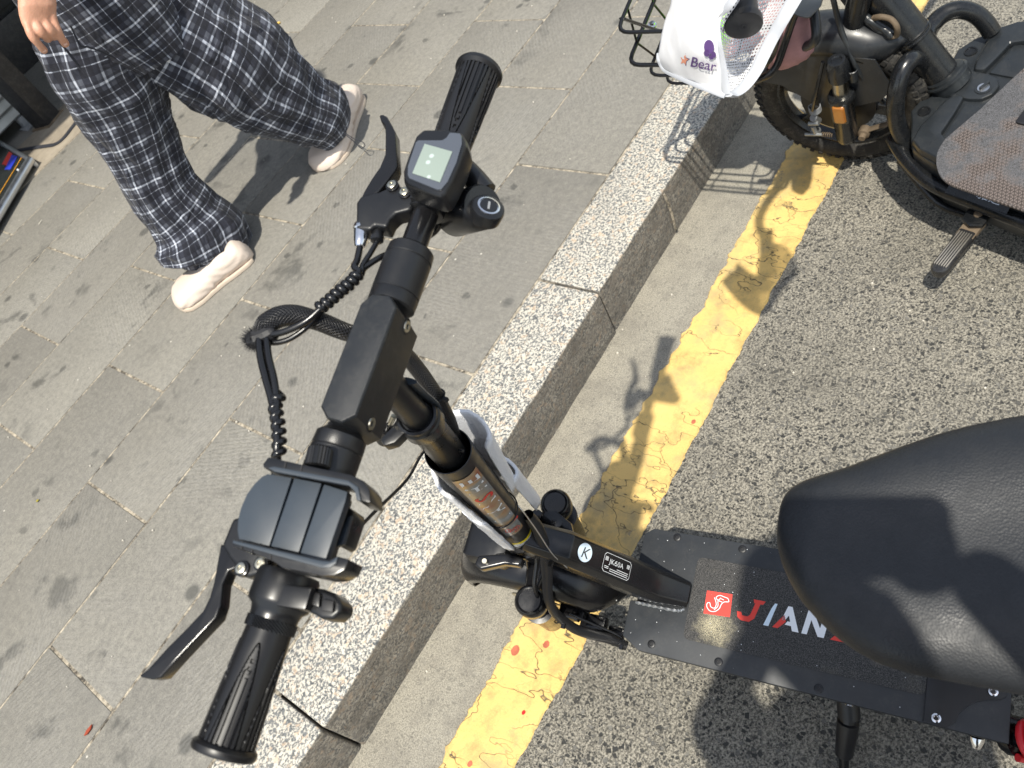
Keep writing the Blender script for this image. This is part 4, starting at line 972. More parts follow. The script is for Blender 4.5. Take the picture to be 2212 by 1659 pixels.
slp = [knot, bh(C3, (300, 370), .006), bh(C3, (400, 310), .006), bh(C3, (520, 300), .002), bh(C3, (700, 345), -.006), bh(C3, (920, 430), -.022), B(.045, .036, -.050), B(.056, .032, -.084), B(.056, .026, -.125), B(.044, .012, -.168), B(.031, .004, -.210), B(.022, .002, -.240), B(.019, .002, -.30)]
sleeve(slp, [.006, .0095, .0098, .0095, .0088, .0082, .0085, .0085, .0085, .0085, .0085, .0085, .0085])
# frayed cloth tape at the knot
mb = MB()
kk = bh(C3, (205, 480), .002)
for k in range(1500):
    d = nrm(rng.normal(size=3)); c = kk + V3([0, 0, 0]) + (bh(C3, (330, 430), .002) - kk) * random.random() ** 1.8 * .95 + d * .0055
    L = random.uniform(.003, .0085); w = perp(d)[0] * .00045
    mb.add([c - w, c + w, c + d * L + nrm(rng.normal(size=3)) * .001], [(0, 1, 2)])
mb.tube([bh(C3, (175, 490), .002), bh(C3, (235, 470), .002), bh(C3, (330, 430), .004), bh(C3, (360, 400), .004)], [.0065, .0095, .0085, .006], 12, 5)
mb.build('frayed_tape', MAT['dark'], scooter, smooth=False)
for q in ((1640, 1020),):
    c = B(.042, .010, -.176); mb = MB(); d = nrm(B(.030, .004, -.215) - B(.044, .012, -.168)); u_, w_ = perp(d)
    mb.tube([c + (u_ * math.cos(a) + w_ * math.sin(a)) * .0095 for a in np.linspace(0, 2 * math.pi, 17)[:-1]], .0012, 6, closed=True); mb.box(Frame(c + u_ * .0105, u_, w_, d), 0, .006, -.002, .002, -.002, .002); mb.build('cable_tie', MAT['dark'], scooter)
# thin wire hanging between the holder and the column
cable('thin_wire', [B(.0, .0225, -.215) - B.y * .046, B.hit(925, 968, z=-.235), B.hit(880, 1035, z=-.17), B.hit(815, 1100, z=-.09), B.hit(742, 1172, z=-.025), B.hit(700, 1190, z=.01)], .0016, 'dark')
# lower cables: out of the foam, along the neck into the deck
def Z2(x, y): return ((1900 + x / 2.074) * .54, (1900 + y / 2.074) * .54)
def sz(q, z): return S.hit(*Z2(*q), z=z)
low = [sz((440, 330), .545), sz((520, 440), .50), sz((575, 600), .455), sz((595, 740), .425), sz((600, 880), .40), sz((612, 1030), .37), sz((680, 1160), .32), sz((820, 1270), .26), sz((960, 1320), .225), sz((1120, 1360), .20), sz((1260, 1420), .185)]
sleeve(low, [.0085, .0095, .0098, .0095, .0085, .008, .008, .0085, .009, .009, .008])
cable('brake_cable', [sz((390, 340), .55), sz((440, 420), .50), sz((505, 540), .45), sz((515, 700), .41), sz((495, 900), .385), sz((520, 1010), .36), sz((580, 1070), .33)], .0036)
cable('motor_cable', [sz((400, 640), .40), sz((430, 700), .38), sz((450, 780), .35), sz((550, 870), .34)], .003)
cable('motor_cable', [sz((780, 1150), .26), sz((960, 1230), .23), sz((1190, 1330), .20), sz((1250, 1400), .19)], .002)
cable('thin_wire', [sz((345, 240), .60), sz((420, 330), .58), sz((520, 470), .53), sz((640, 650), .46), sz((765, 770), .42)], .0009, 'alu')
for q, z in (((600, 680), .435), ((705, 1195), .30), ((1185, 1370), .195)):
    c = sz(q, z); mb = MB(); d = nrm(sz((q[0] + 40, q[1] + 60), z - .01) - c); u_, w_ = perp(d)
    mb.tube([c + (u_ * math.cos(a) + w_ * math.sin(a)) * .0102 for a in np.linspace(0, 2 * math.pi, 17)[:-1]], .0012, 6, closed=True); mb.box(Frame(c, S.x, S.y, S.z), -.014, -.006, -.012, -.006, -.002, .003); mb.build('cable_tie', MAT['gloss'], scooter)

# head, fork, front wheel ------------------------------------------------------
mb = MB(); mb.lathe(B(0, 0, -.80), B.z, [(0, .024), (.02, .0285), (.05, .0255), (.11, .0255), (.112, .0295), (.128, .0300), (.13, .0265), (.155, .0265), (.158, .0285), (.165, .0285)], 36); mb.build('head_tube', MAT['gloss'], scooter)
mb = MB(); mb.prism([(-.032, -.012), (-.030, .012), (-.045, .060), (-.060, .062), (-.066, .050), (-.048, .014), (-.045, -.010)], Frame(B(0, 0, -.66), B.x, B.y, B.z), -.012, .012); mb.build('folding_latch', MAT['gloss'], scooter, bevel=0.004, bseg=3)
mb = MB(); mb.tube([B(-.052, .045, -.665), B(-.052, .045, -.64)], .004, 10); mb.build('latch_pin', MAT['steel'], scooter)
h0 = S.hit(*Z2(620, 330), x=.045); h1 = S.hit(*Z2(650, 530), x=.040)
mb = MB(); mb.lathe(S(.045, .112, .352), S.z, [(0, .0075), (.055, .0075), (.056, .0095), (.066, .0095), (.067, .006)], 18); mb.build('hinge_pin', MAT['gloss'], scooter)
mb = MB(); mb.lathe(S(.040, .086, .385), S.z * .8 - S.y * .3, [(0, .007), (.02, .0072), (.022, .009), (.032, .009), (.033, .005)], 18); mb.build('hinge_bolt', MAT['gloss'], scooter)
mb = MB(); mb.prism([(.0, .125), (.062, .118), (.066, .098), (.05, .066), (.02, .050), (.0, .06)], S, .372, .381); mb.build('hinge_plate', MAT['gloss'], scooter, bevel=0.002)
fd = nrm([0, -.234, .972])
for s in (1, -1):
    cp = V3([s * .083, .112, .362])
    fork = MB(); fork.lathe(S(*(cp - fd * .235)), S.x * fd[0] + S.y * fd[1] + S.z * fd[2], [(0, .016), (.006, .023), (.13, .0235), (.138, .0265), (.150, .0265), (.151, .0185), (.196, .0185)], 32)
    fl = fork.build('fork_leg', MAT['gloss'], scooter)
    mb = MB(); ad = S.x * fd[0] + S.y * fd[1] + S.z * fd[2]; mb.lathe(S(*(cp - fd * .034)), ad, [(0, .0245), (.004, .0265), (.028, .0265), (.034, .024), (.036, .0215), (.0345, .0195), (.0365, .018), (.037, .006)], 28); mb.build('fork_cap', MAT['gloss'], fl)
    mb = MB(); c = cp - fd * .215; mb.tube([S(*c), S(s * .066, .19, .145)], [.014, .011], 12); mb.build('axle_drop', MAT['gloss'], fl)
mb = MB(); mb.rings([[S(x, .112 + b_ * .55 + .008, .345 + .014 * c_ - b_ * .2) for b_, c_ in ((-w, -1), (-w, .5), (-w * .6, 1), (w * .6, 1), (w, .5), (w, -1))] for x, w in ((-.088, .030), (-.055, .030), (-.022, .045), (.022, .045), (.055, .030), (.088, .030))])
mb.build('fork_crown', MAT['gloss'], scooter, bevel=0.004, bseg=3, angle=25)
WC = V3([0, .200, .140])
def wheel(fr, c, rad, tw, parent, tyre_mat, rimr, knobs=0, spokes=0, side_disc=0, hubr=.03, name='front_wheel'):
    w = MB(); n = 72; rg = []
    for k in range(n):
        a = 2 * math.pi * k / n; dy, dz = math.cos(a), math.sin(a); ring = []
        for j in range(14):
            b_ = 2 * math.pi * j / 14; rr = rad - tw * .92 + tw * .92 * math.cos(b_); xx = tw * math.sin(b_)
            ring.append(fr(*(c + V3([xx, dy * rr, dz * rr]))))
        rg.append(ring)
    w.rings(rg, closed_path=True); ty = w.build('tyre', tyre_mat, parent)
    if knobs:
        mb = MB()
        for k in range(knobs):
            a = 2 * math.pi * k / knobs; dy, dz = V3([0, math.cos(a), math.sin(a)]), V3([0, -math.sin(a), math.cos(a)])
            for xx, rr, wd in ((0, rad, .010), (tw * .62, rad - tw * .20, .008), (-tw * .62, rad - tw * .20, .008), (tw * .9, rad - tw * .55, .005), (-tw * .9, rad - tw * .55, .005)):
                aa = 0 if xx == 0 else math.pi / knobs
                ry = V3([0, math.cos(a + aa), math.sin(a + aa)]); tz = V3([0, -math.sin(a + aa), math.cos(a + aa)])
                nx = nrm(V3([xx / tw * 1.0, 0, 0]) + ry * max(.15, 1 - abs(xx) / tw)); tx = np.cross(nx, tz)
                cc = c + V3([xx, 0, 0]) + ry * rr
                K = Frame(fr(*cc), fr(*(cc + tx)) - fr(*cc), fr(*(cc + tz)) - fr(*cc), fr(*(cc + nx)) - fr(*cc))
                mb.box(K, -wd, wd, -.0055, .0055, -.004, .0035)
        kn = mb.build('tread_knobs', tyre_mat, ty, smooth=False)
    rg = []
    for k in range(64):
        a = 2 * math.pi * k / 64; dy, dz = math.cos(a), math.sin(a)
        rg.append([fr(*(c + V3([xx, dy * rr, dz * rr]))) for xx, rr in ((-tw * .55, rimr + .012), (-tw * .55, rimr), (-tw * .25, rimr - .008), (tw * .25, rimr - .008), (tw * .55, rimr), (tw * .55, rimr + .012))])
    mb = MB(); mb.rings(rg, closed_path=True); rim = mb.build('rim', MAT['ebpaint'], parent, angle=30)
    mb = MB(); mb.lathe(fr(*(c + V3([-tw * .8, 0, 0]))), fr.x, [(0, hubr * .6), (.004, hubr), (tw * 1.6 - .004, hubr), (tw * 1.6, hubr * .6)], 32); mb.build('hub', MAT['paint'], parent)
    for k in range(spokes):
        a = 2 * math.pi * k / spokes + .3; d = V3([0, math.cos(a), math.sin(a)]); e = V3([0, -math.sin(a), math.cos(a)])
        K = Frame(fr(*c), fr(1, 0, 0) - fr(0, 0, 0), fr(*e) - fr(0, 0, 0), fr(*d) - fr(0, 0, 0))
        mb = MB(); mb.prism([(-.014, -.016), (.014, -.016), (.014, .016), (-.014, .016)], K, hubr * .8, rimr - .006, [(-.009, -.016), (.009, -.016), (.009, .016), (-.009, .016)]); mb.build('spoke', MAT['ebpaint'], parent, bevel=.003)
    return ty
wheel(S, WC, .138, .034, scooter, MAT['tyre'], .092, hubr=.075)
wheel(S, V3([0, -.735, .140]), .138, .034, scooter, MAT['tyre'], .092, hubr=.075)
def mudguard(fr, c, rad, hw, a0, a1, parent, mat, name='mudguard', skirt=.02, n=30, taper=True, thick=.0025):
    rows = []
    for i in range(n + 1):
        a = a0 + (a1 - a0) * i / n; t_ = i / n
        e = 1.0
        if taper: e = min(1, (min(t_, 1 - t_) * n / 4.0 + .02)) ** .5
        row = []
        for j in range(15):
            q = -1 + 2 * j / 14; xx = hw * math.sin(q * math.pi / 2 * .98) * e; rr = rad - skirt * (1 - math.cos(q * math.pi / 2)) ** 1.2
            row.append(fr(*(c + V3([xx, rr * math.cos(a), rr * math.sin(a)]))))
        rows.append(row)
    mb = MB(); mb.strip(rows); o = mb.build(name, mat, parent, solid='open'); md = o.modifiers.new('thick', 'SOLIDIFY'); md.thickness = thick; return o
mudguard(S, WC, .166, .059, R(-14), R(186), scooter, MAT['gloss'], skirt=.034)
mudguard(S, V3([0, -.735, .140]), .166, .055, R(20), R(195), scooter, MAT['gloss'], skirt=.034)
mb = MB()
for k in range(26):
    a = R(random.uniform(95, 170)); q = random.uniform(-.75, .35); rr = .166 - .034 * (1 - math.cos(q * math.pi / 2)) ** 1.2 + .0006; s_k = random.uniform(.0004, .0010)
    c = V3(S(.059 * math.sin(q * math.pi / 2 * .98), WC[1] + rr * math.cos(a), WC[2] + rr * math.sin(a))); nn_ = nrm(c - S(*WC)); u_, w_ = perp(nn_)
    mb.prism([(s_k * math.cos(b_), s_k * math.sin(b_)) for b_ in (0, 1.3, 2.6, 3.9, 5.1)], Frame(c, u_, w_, nn_), -.0004, .0005)
mb.build('plaster_specks', MAT['white'], scooter, smooth=False, kind='stuff')
# brake caliper on the left of the wheel
for (x0, x1, y0, y1, z0, z1) in ((-.078, -.052, .085, .135, .160, .190), (-.085, -.060, .050, .085, .150, .172), (-.100, -.075, .060, .105, .135, .152), (-.090, -.070, .020, .050, .135, .150)):
    mb = MB(); mb.box(S, x0, x1, y0, y1, z0, z1); mb.build('brake_caliper', MAT['gloss'], scooter, bevel=.004)
for q in ((-.075, .12, .19), (-.09, .07, .155)):
    mb = MB(); mb.lathe(S(*q), -S.y, [(0, .006), (.02, .006), (.021, .008), (.028, .008)], 12); mb.build('caliper_bolt', MAT['gloss'], scooter)
mb = MB(); mb.lathe(S(-.058, .2, .14), S.x, [(0, .055), (.002, .055)], 32); mb.build('brake_disc', MAT['steel'], scooter)
# headlight
hl = MB(); hl.rings([[S(x * k, y, .362 + z * k2) for x, z in ((-.040, -.030), (-.043, .0), (-.036, .026), (.036, .026), (.043, .0), (.040, -.030))] for y, k, k2 in ((.168, .75, .8), (.185, 1, 1), (.238, 1, 1), (.246, .93, .93))])
hlo = hl.build('headlight', MAT['plastic'], scooter, bevel=.003, angle=25)
mb = MB(); mb.prism([(-.034, -.022), (.034, -.022), (.03, .018), (-.03, .018)], Frame(S(0, .246, .362), S.x, S.z, -S.y), -.002, .001); mb.build('lens', MAT['mount'], hlo)
# kickstand
mb = MB(); mb.tube([S(-.09, -.352, .135), S(-.118, -.356, .115)], .017, 16); mb.build('stand_pivot', MAT['paint'], scooter)
mb = MB(); mb.lathe(S(-.108, -.356, .118), S(-.175, -.350, .058) - S(-.108, -.356, .118), [(0, .012), (.02, .0135), (.022, .017), (.045, .0165), (.088, .0135), (.09, .009)], 10); mb.build('stand_sleeve', MAT['rubber'], scooter)
mb = MB(); mb.tube([S(-.17, -.350, .064), S(-.203, -.352, .0345)], [.008, .0075], 12); mb.build('stand_leg', MAT['gloss'], scooter)
mb = MB(); mb.lathe(S(-.206, -.352, .0365), (0, 0, -1), [(0, .010), (.004, .013)], 14); mb.build('stand_foot', MAT['rubber'], scooter)
mb = MB(); mb.lathe(S(-.096, -.36, .188), -S.x, [(0, .006), (.012, .006)], 12); mb.build('deck_side_screw', MAT['chrome'], scooter)
mb = MB(); mb.lathe(S(-.105, -.525, .185), S.x * -1 - S.z * .5, [(0, .010), (.006, .010), (.016, .0065), (.017, .003)], 12); mb.build('side_nut', MAT['chrome'], scooter)
# rear shock and swing arm
for s in (1, -1):
    mb = MB(); mb.tube([S(s * .075, -.545, .15), S(s * .07, -.735, .14)], .013, 12); mb.build('swing_arm', MAT['gloss'], scooter)
    a_, b_ = S(s * .098, -.566, .185), S(s * .085, -.70, .29)
    mb = MB(); mb.tube([a_, b_], .010, 12); mb.lathe(a_, b_ - a_, [(-.012, .016), (-.004, .021), (.006, .021), (.008, .014)], 20); mb.build('shock_absorber', MAT['gloss'], scooter)
    pts = []
    d = nrm(b_ - a_); u_, w_ = perp(d); L_ = np.linalg.norm(b_ - a_)
    for i in range(7 * 16 + 1): pts.append(a_ + d * (.010 + (L_ - .02) * i / 112) + (u_ * math.cos(i * math.pi / 8) + w_ * math.sin(i * math.pi / 8)) * .023)
    mb = MB(); mb.tube(pts, .0055, 10); mb.build('shock_spring', MAT['redspring'], scooter)

# saddle -------------------------------------------------------------------
yk = [-.3345, -.336, -.341, -.350, -.361, -.376, -.392, -.410, -.430, -.455, -.480, -.510, -.540, -.590, -.640, -.670, -.685, -.690]
wk = [.020, .027, .037, .048, .058, .068, .078, .088, .097, .105, .110, .115, .118, .121, .114, .096, .060, .010]
ck = [-.007, -.008, -.010, -.014, -.018, -.021, -.022, -.021, -.018, -.012, -.006, .000, .004, .007, .007, .007, .007, .007]
ys = np.concatenate([np.linspace(yk[a], yk[a + 1], 4)[:-1] for a in range(len(yk) - 1)] + [[yk[-1]]])
rg = []
for y in ys:
    w = np.interp(-y, [-q for q in yk], wk); cx_ = np.interp(-y, [-q for q in yk], ck); f = w / .118; ring = []
    for k in range(56):
        a = 2 * math.pi * k / 56; c_, s_ = math.cos(a), math.sin(a)
        px = math.copysign(abs(c_) ** .72, c_) * w
        ht = .036 * min(1, f * 1.7 + .12) ** .6; hb = .050 * min(1, f * 2.0 + .15) ** .6
        pz = math.copysign(abs(s_) ** .85, s_) * (ht if s_ > 0 else hb)
        dish = -.010 * math.exp(-(px / (.045)) ** 2) * f if s_ > 0 else 0
        px *= 1 if s_ > -.2 else 1 - .16 * min(1, -s_)
        ring.append(S(cx_ + px, y - .004 * max(0, -s_), .800 + pz + dish + .012 * max(0, (-y - .5)) / .15))
    rg.append(ring)
mb = MB(); mb.rings(rg); so = mb.build('saddle', MAT['vinyl'], scooter, angle=90)
md = so.modifiers.new('sm', 'SMOOTH'); md.factor = .5; md.iterations = 4
mb = MB(); mb.tube([S(.006, -.52, .77), S(0, -.515, .30)], .0155, 20); mb.build('seat_post', MAT['gloss'], scooter)
mb = MB(); mb.tube([S(0, -.515, .34), S(0, -.51, .215)], .021, 20); mb.lathe(S(0, -.51, .2137), S.z, [(0, .036), (.006, .036), (.008, .024), (.03, .022)], 28); mb.build('post_socket', MAT['gloss'], scooter)
for s in (1, -1):
    mb = MB(); mb.tube([S(s * .02, -.49, .758), S(s * .05, -.56, .758)], .006, 8); mb.build('saddle_rail', MAT['gloss'], scooter)

# ================================================================== the parked e-bike
def E_(x, y): return ((3100 + x / 2.073) * .54, (y / 2.073) * .54)
def W_(x, y): return ((2400 + x / 2.458) * .54, (y / 2.458) * .54)
def G_(x, y): return ((3496 + x / 2.765) * .54, (600 + y / 2.765) * .54)
eb = thing('electric_bicycle', 'dusty black electric bicycle with wire basket parked at the kerb', 'e-bike', tuple(FE(0, 0, 0)))
EW = V3([0, .012, .208])
def LF(fr, x, y, z): return fr(x, y, z)
wheel(FE, EW, .205, .034, eb, MAT['tyre'], .142, knobs=54, spokes=6, hubr=.088)
RWF = Frame(FB(0, -.86, 0), FB.x, FB.y, FB.z)
wheel(RWF, V3([0, 0, .235]), .232, .036, eb, MAT['tyre'], .165, knobs=58, spokes=6, hubr=.075)
mudguard(FE, EW, .236, .052, R(22), R(132), eb, MAT['ebfender'], skirt=.05, thick=.003)
mudguard(RWF, V3([0, 0, .235]), .262, .052, R(10), R(170), eb, MAT['ebfender'], skirt=.05, thick=.003)
mb = MB(); mb.prism([(.215, .285), (.13, .375), (.02, .40), (-.10, .385), (-.13, .30), (-.10, .26), (-.045, .240), (.01, .228), (.045, .235), (.075, .262), (.12, .300), (.165, .31)], Frame(FE(-.0515, 0, 0), FE.y, FE.z, -FE.x), 0, .003); mb.build('mudguard_side_plate', MAT['ebfender'], eb, bevel=.001)
for s in (-1, 1):
    x = s * .072
    fl = MB(); fl.lathe(FE(x, -.020, .140), FE.z - FE.y * .03, [(0, .012), (.008, .021), (.02, .0245), (.14, .0255), (.148, .0290), (.156, .0300), (.163, .0265), (.165, .0175)], 28); leg = fl.build('fork_leg', MAT['ebpaint'], eb)
    mb = MB(); mb.tube([FE(x, -.0250, .30), FE(x, -.028, .352)], .0175, 24); mb.build('fork_stanchion', m_plain('brassy worn chrome', (.42, .39, .33), .25, 1.0, var=.3) if s < 0 else MAT['chrome'], leg)
    mb = MB(); mb.lathe(FE(x, -.028, .348), FE.z, [(0, .018), (.002, .0235), (.03, .0240), (.045, .0225), (.055, .018), (.0545, .012), (.052, .010)], 24); mb.build('fork_cap', MAT['ebpaint'], leg)
mb = MB(); mb.rings([[FE(x, -.030 + b_ * .5, .375 + c_ * .013) for b_, c_ in ((-w, -1), (-w, .6), (-w * .5, 1), (w * .5, 1), (w, .6), (w, -1))] for x, w in ((-.075, .032), (-.04, .03), (-.018, .05), (.018, .05), (.04, .03), (.075, .032))]); mb.build('fork_crown', MAT['ebpaint'], eb, bevel=.004, angle=25)
rf = Frame(FE(-.0985, -.024, .262), FE.y, FE.z, -FE.x)
mb = MB(); mb.prism(rrect(-.020, .017, -.030, .032, .006), rf, -.006, .001); hs = mb.build('reflector_base', MAT['ebplastic'], eb, bevel=.001)
mb = MB(); mb.prism(rrect(-.016, .013, -.026, .028, .005), rf, .0, .006, rrect(-.013, .010, -.023, .025, .005)); mb.build('amber_reflector', MAT['amber'], hs, bevel=.001)
# brake cam and spring
mb = MB(); P = []
for i in range(5 * 14 + 1): P.append(FE(-.064, .047 + .013 * math.cos(i * math.pi / 7), .228 + .018 * i / 70 + .0) + FE.x * .013 * math.sin(i * math.pi / 7))
mb.tube(P, .0016, 6); mb.build('brake_spring', MAT['grey'], eb)
for a, b_, r in (((-.078, .048, .222), (-.064, .046, .195), .009), ((-.082, .060, .205), (-.082, .036, .208), .0055), ((-.085, .050, .200), (-.085, .046, .172), .006), ((-.088, .072, .172), (-.088, .030, .176), .0042), ((-.085, .052, .176), (-.07, .048, .168), .009)):
    mb = MB(); mb.tube([FE(*a), FE(*b_)], r, 12); mb.build('brake_cam', MAT['camzinc'], eb)
mb = MB(); P = [FE(-.088, .030 - .0007 * i, .176) + FE.x * .005 * math.sin(i * .9) + FE.z * .005 * math.cos(i * .9) for i in range(36)]; mb.tube(P, .0012, 6); mb.build('brake_spring', MAT['rust'], eb)
mb = MB(); mb.tube([FE(-.05, -.055, .152), FE(-.05, -.115, .185)], .010, 8, flat=.4); mb.lathe(FE(-.045, -.055, .153), -FE.x, [(0, .014), (.018, .014), (.02, .009), (.03, .008)], 10); mb.build('torque_arm', MAT['rust'], eb)
# axle nut and cable along the leg
mb = MB(); mb.tube([FE(-.075, .0, .40), FE(-.085, .02, .33), FE(-.080, .045, .25)], .0045, 8, 5); mb.build('brake_cable', MAT['cable'], eb)
cc = [FE.hit(*E_(*q), x=xx) for q, xx in (((480, -20), -.02), ((540, 220), -.03), ((610, 400), -.045), ((670, 550), -.055), ((770, 700), -.045), ((900, 850), -.03))]
mb = MB(); mb.tube(cc, .0058, 10, 6); mb.build('brake_cable', MAT['ebplastic'], eb)
cc = [FE.hit(*E_(*q), x=xx) for q, xx in (((840, 280), .0), ((930, 400), .01), ((1020, 520), .02), ((1120, 740), .02), ((1150, 900), .0))]
mb = MB(); mb.tube(cc, .0048, 10, 6); mb.build('motor_cable', MAT['ebplastic'], eb)
mb = MB(); c0 = FE.hit(*E_(650, 560), x=-.055); mb.lathe(c0 - FE.z * .03 - FE.x * .006, FE.z, [(0, .010), (.03, .0115), (.031, .0095), (.01, .009)], 16, cap=(True, False)); mb.build('cable_guide', MAT['ebplastic'], eb)
# main tube
tb = [FB(0, -.030, .235), FB(0, .048, .365), FB(0, .103, .452), FB(0, .175, .565), FB(0, .235, .66)]
mb = MB(); mb.tube([tb[0], tb[1]], .0335, 32); mb.tube([tb[1], tb[4]], .0375, 32); dn = nrm(tb[1] - tb[0]); tube = mb.build('main_tube', MAT['ebpaint'], eb)
mb = MB(); mb.lathe(tb[1] - dn * .006, dn, [(0, .034), (.001, .0385), (.004, .0392), (.006, .0385), (.0075, .0355), (.009, .0385), (.012, .0392), (.014, .0375)], 36); mb.build('tube_joint', MAT['ebpaint'], tube)
mb = MB(); mb.lathe(FB(0, -.022, .262), dn, [(-.02, .040), (0, .0400), (.002, .045), (.006, .045), (.008, .040), (.013, .040), (.015, .0345)], 36); mb.build('tube_grommet', MAT['ebplastic'], tube)
# head tube down to the fork crown
mb = MB(); mb.lathe(FE(0, -.030, .375), FE.z - FE.y * .25, [(0, .030), (.02, .031), (.025, .024), (.21, .024), (.213, .030), (.225, .030)], 28); mb.build('head_tube', MAT['ebpaint'], eb)
mb = MB(); mb.tube([FE(0, -.070, .50), FB(0, .165, .55)], .028, 20); mb.build('gusset', MAT['ebpaint'], eb)
mb = MB(); mb.tube([FE(0, -.085, .58), FE(0, -.19, .90)], .016, 16); mb.build('steering_stem', MAT['ebpaint'], eb)
# coiled wires clipped to the tube
for pts, r, m_ in (([(560, -40), (640, 60), (720, 130), (800, 180), (900, 240), (960, 290), (900, 280), (820, 200), (740, 130)], .0085, 'ebplastic'), ([(820, 150), (880, 140), (960, 160), (1010, 220), (1010, 290), (960, 300), (890, 285)], .0060, 'rust'),
                   ([(600, -20), (680, 90), (760, 190), (850, 250), (950, 270)], .0065, 'ebplastic')):
    mb = MB(); mb.tube([FB.hit(*E_(*q), x=-.050 - .004 * (i % 2)) for i, q in enumerate(pts)], r, 10, 6); mb.build('wire_loop', MAT[m_], eb)
# leg guards
def guard(pts, r=.0185): 
    mb = MB(); mb.tube(pts, r, 20, 8); return mb.build('leg_guard', MAT['ebpaint'], eb)
guard([FB.hit(*E_(1230, 620), x=-.012), FB.hit(*E_(1195, 520), x=-.035), FB.hit(*E_(1130, 498), x=-.065), FB.hit(*E_(1060, 580), x=-.092), FB.hit(*E_(1012, 740), x=-.118), FB.hit(*E_(998, 900), x=-.130), FB.hit(*E_(1020, 1040), x=-.135), FB.hit(*E_(1080, 1160), x=-.138), FB.hit(*E_(1180, 1290), x=-.14)])
guard([FB.hit(*E_(1250, 330), x=.015), FB.hit(*E_(1290, 230), x=.05), FB.hit(*E_(1390, 125), x=.085), FB.hit(*E_(1520, 80), x=.11), FB.hit(*E_(1650, 110), x=.125), FB.hit(*E_(1740, 185), x=.13), FB.hit(*E_(1800, 270), x=.13)])
# battery box with floor
zt = .262
out = [(-.150, -.028), (-.178, -.050), (-.192, -.085), (-.205, -.13), (-.222, -.24), (-.232, -.34), (-.235, -.60), (.215, -.60), (.215, -.34), (.205, -.20), (.190, -.085), (.170, -.040), (.150, -.028), (.125, -.004), (.09, .012), (.055, .006), (.04, -.006), (-.045, -.006), (-.06, .008), (-.09, .010), (-.115, -.008)]
low_ = [(x * .93, y * .97 - .004) for x, y in out]
mb = MB(); mb.rings([[FB(x, y, z) for x, y in p] for p, z in ((low_, .10), (out, .20), (out, .235), ([(x * .985, y) for x, y in out], .247))]); box = mb.build('battery_box', MAT['ebplastic'], eb, bevel=.007, bseg=3, angle=20)
# raised moulding in two arms, sunken panels and key boss
def mould(poly, z0, z1, inset, name='box_moulding', bv=.006):
    cx_, cy_ = sum(p[0] for p in poly) / len(poly), sum(p[1] for p in poly) / len(poly)
    topp = [(cx_ + (x - cx_) * inset, cy_ + (y - cy_) * inset) for x, y in poly]
    mb = MB(); mb.prism(poly, FB, z0, z1, topp); return mb.build(name, MAT['ebplastic'], box, bevel=bv, bseg=3, angle=15)
mould([(-.170, -.044), (-.132, -.038), (-.052, -.048), (-.030, -.058), (-.034, -.078), (-.075, -.084), (-.135, -.088), (-.150, -.120), (-.160, -.20), (-.205, -.20), (-.198, -.12), (-.186, -.07)], .244, .264, .955)
mould([(.150, -.044), (.12, -.038), (.052, -.048), (.030, -.058), (.034, -.078), (.075, -.084), (.115, -.088), (.128, -.120), (.138, -.20), (.190, -.20), (.186, -.12), (.172, -.07)], .244, .264, .955)
mould([(-.140, -.092), (-.045, -.086), (-.045, -.16), (-.148, -.16)], .244, .2515, .985, 'box_panel', .002)
mould([(.122, -.092), (.040, -.086), (.040, -.16), (.130, -.16)], .244, .2515, .985, 'box_panel', .002)
mould([(-.038, -.040), (.038, -.040), (.036, -.090), (.030, -.112), (.012, -.126), (-.012, -.126), (-.030, -.112), (-.036, -.090)], .243, .256, .94, 'key_boss', .004)
mb = MB(); mb.lathe(FB(-.003, -.100, .256), FB.z, [(0, .0165), (.002, .0165), (.0022, .0125), (.001, .0120)], 28); mb.build('key_socket', MAT['ebplastic'], box)
mb = MB(); mb.lathe(FB(-.003, -.100, .257), FB.z, [(0, .0118), (.0015, .0115)], 28); mb.build('key_plate', MAT['alu'], box)
mb = MB(); mb.prism(rrect(-.009, .015, -.003, .003, .0025), Frame(FB(-.003, -.100, .2585), FB.x * .95 - FB.y * .3, FB.y * .95 + FB.x * .3, FB.z), 0, .006); mb.build('key_turn', MAT['ebplastic'], box, bevel=.001)
for x in (-.083, .088):
    mb = MB(); mb.lathe(FB(x, -.018, .2475), FB.z, [(0, .0135), (.0015, .0130), (.0015, .0100), (-.004, .0085), (-.004, .002)], 24); mb.build('screw_hole', MAT['ebpaint'], box)
# lower rail with lettering
rail = [FB(-.132, .03, .20), FB(-.165, -.015, .20), FB(-.196, -.07, .198), (FB(-.214, -.125, .196)), FB(-.222, -.20, .195), FB(-.236, -.34, .195), FB(-.245, -.55, .195)]
mb = MB(); mb.tube(rail, .016, 16, 6); rl = mb.build('side_rail', MAT['ebpaint'], eb)
rp = [FB.hit(*G_(*q), z=.232) for q in ((1128, 515), (1390, 605))]
rd = nrm(rp[1] - rp[0]); _n = nrm(nrm(CAM - rp[0]) + FB.z * .3 - FB.x * .3); ru = nrm(np.cross(_n, rd)); ru = ru if ru @ FB.z > 0 or ru @ FB.x > 0 else -ru
hgt = np.linalg.norm(rp[1] - rp[0]) * .42
mb = MB(); mb.add([rp[0] + rd * a + ru * b_ - V3([0, 0, 0]) for a, b_ in ((-.06, -.012), (np.linalg.norm(rp[1] - rp[0]) + .02, -.012), (np.linalg.norm(rp[1] - rp[0]) + .02, hgt + .006), (-.06, hgt + .006))], [(0, 1, 2, 3)]); pn = nrm(np.cross(rd, ru)); pn = pn if pn[2] > 0 else -pn
for i in range(4): mb.v.append(mb.v[i] - pn * .004)
mb.f += [(7, 6, 5, 4), (0, 4, 5, 1), (1, 5, 6, 2), (2, 6, 7, 3), (3, 7, 4, 0)]
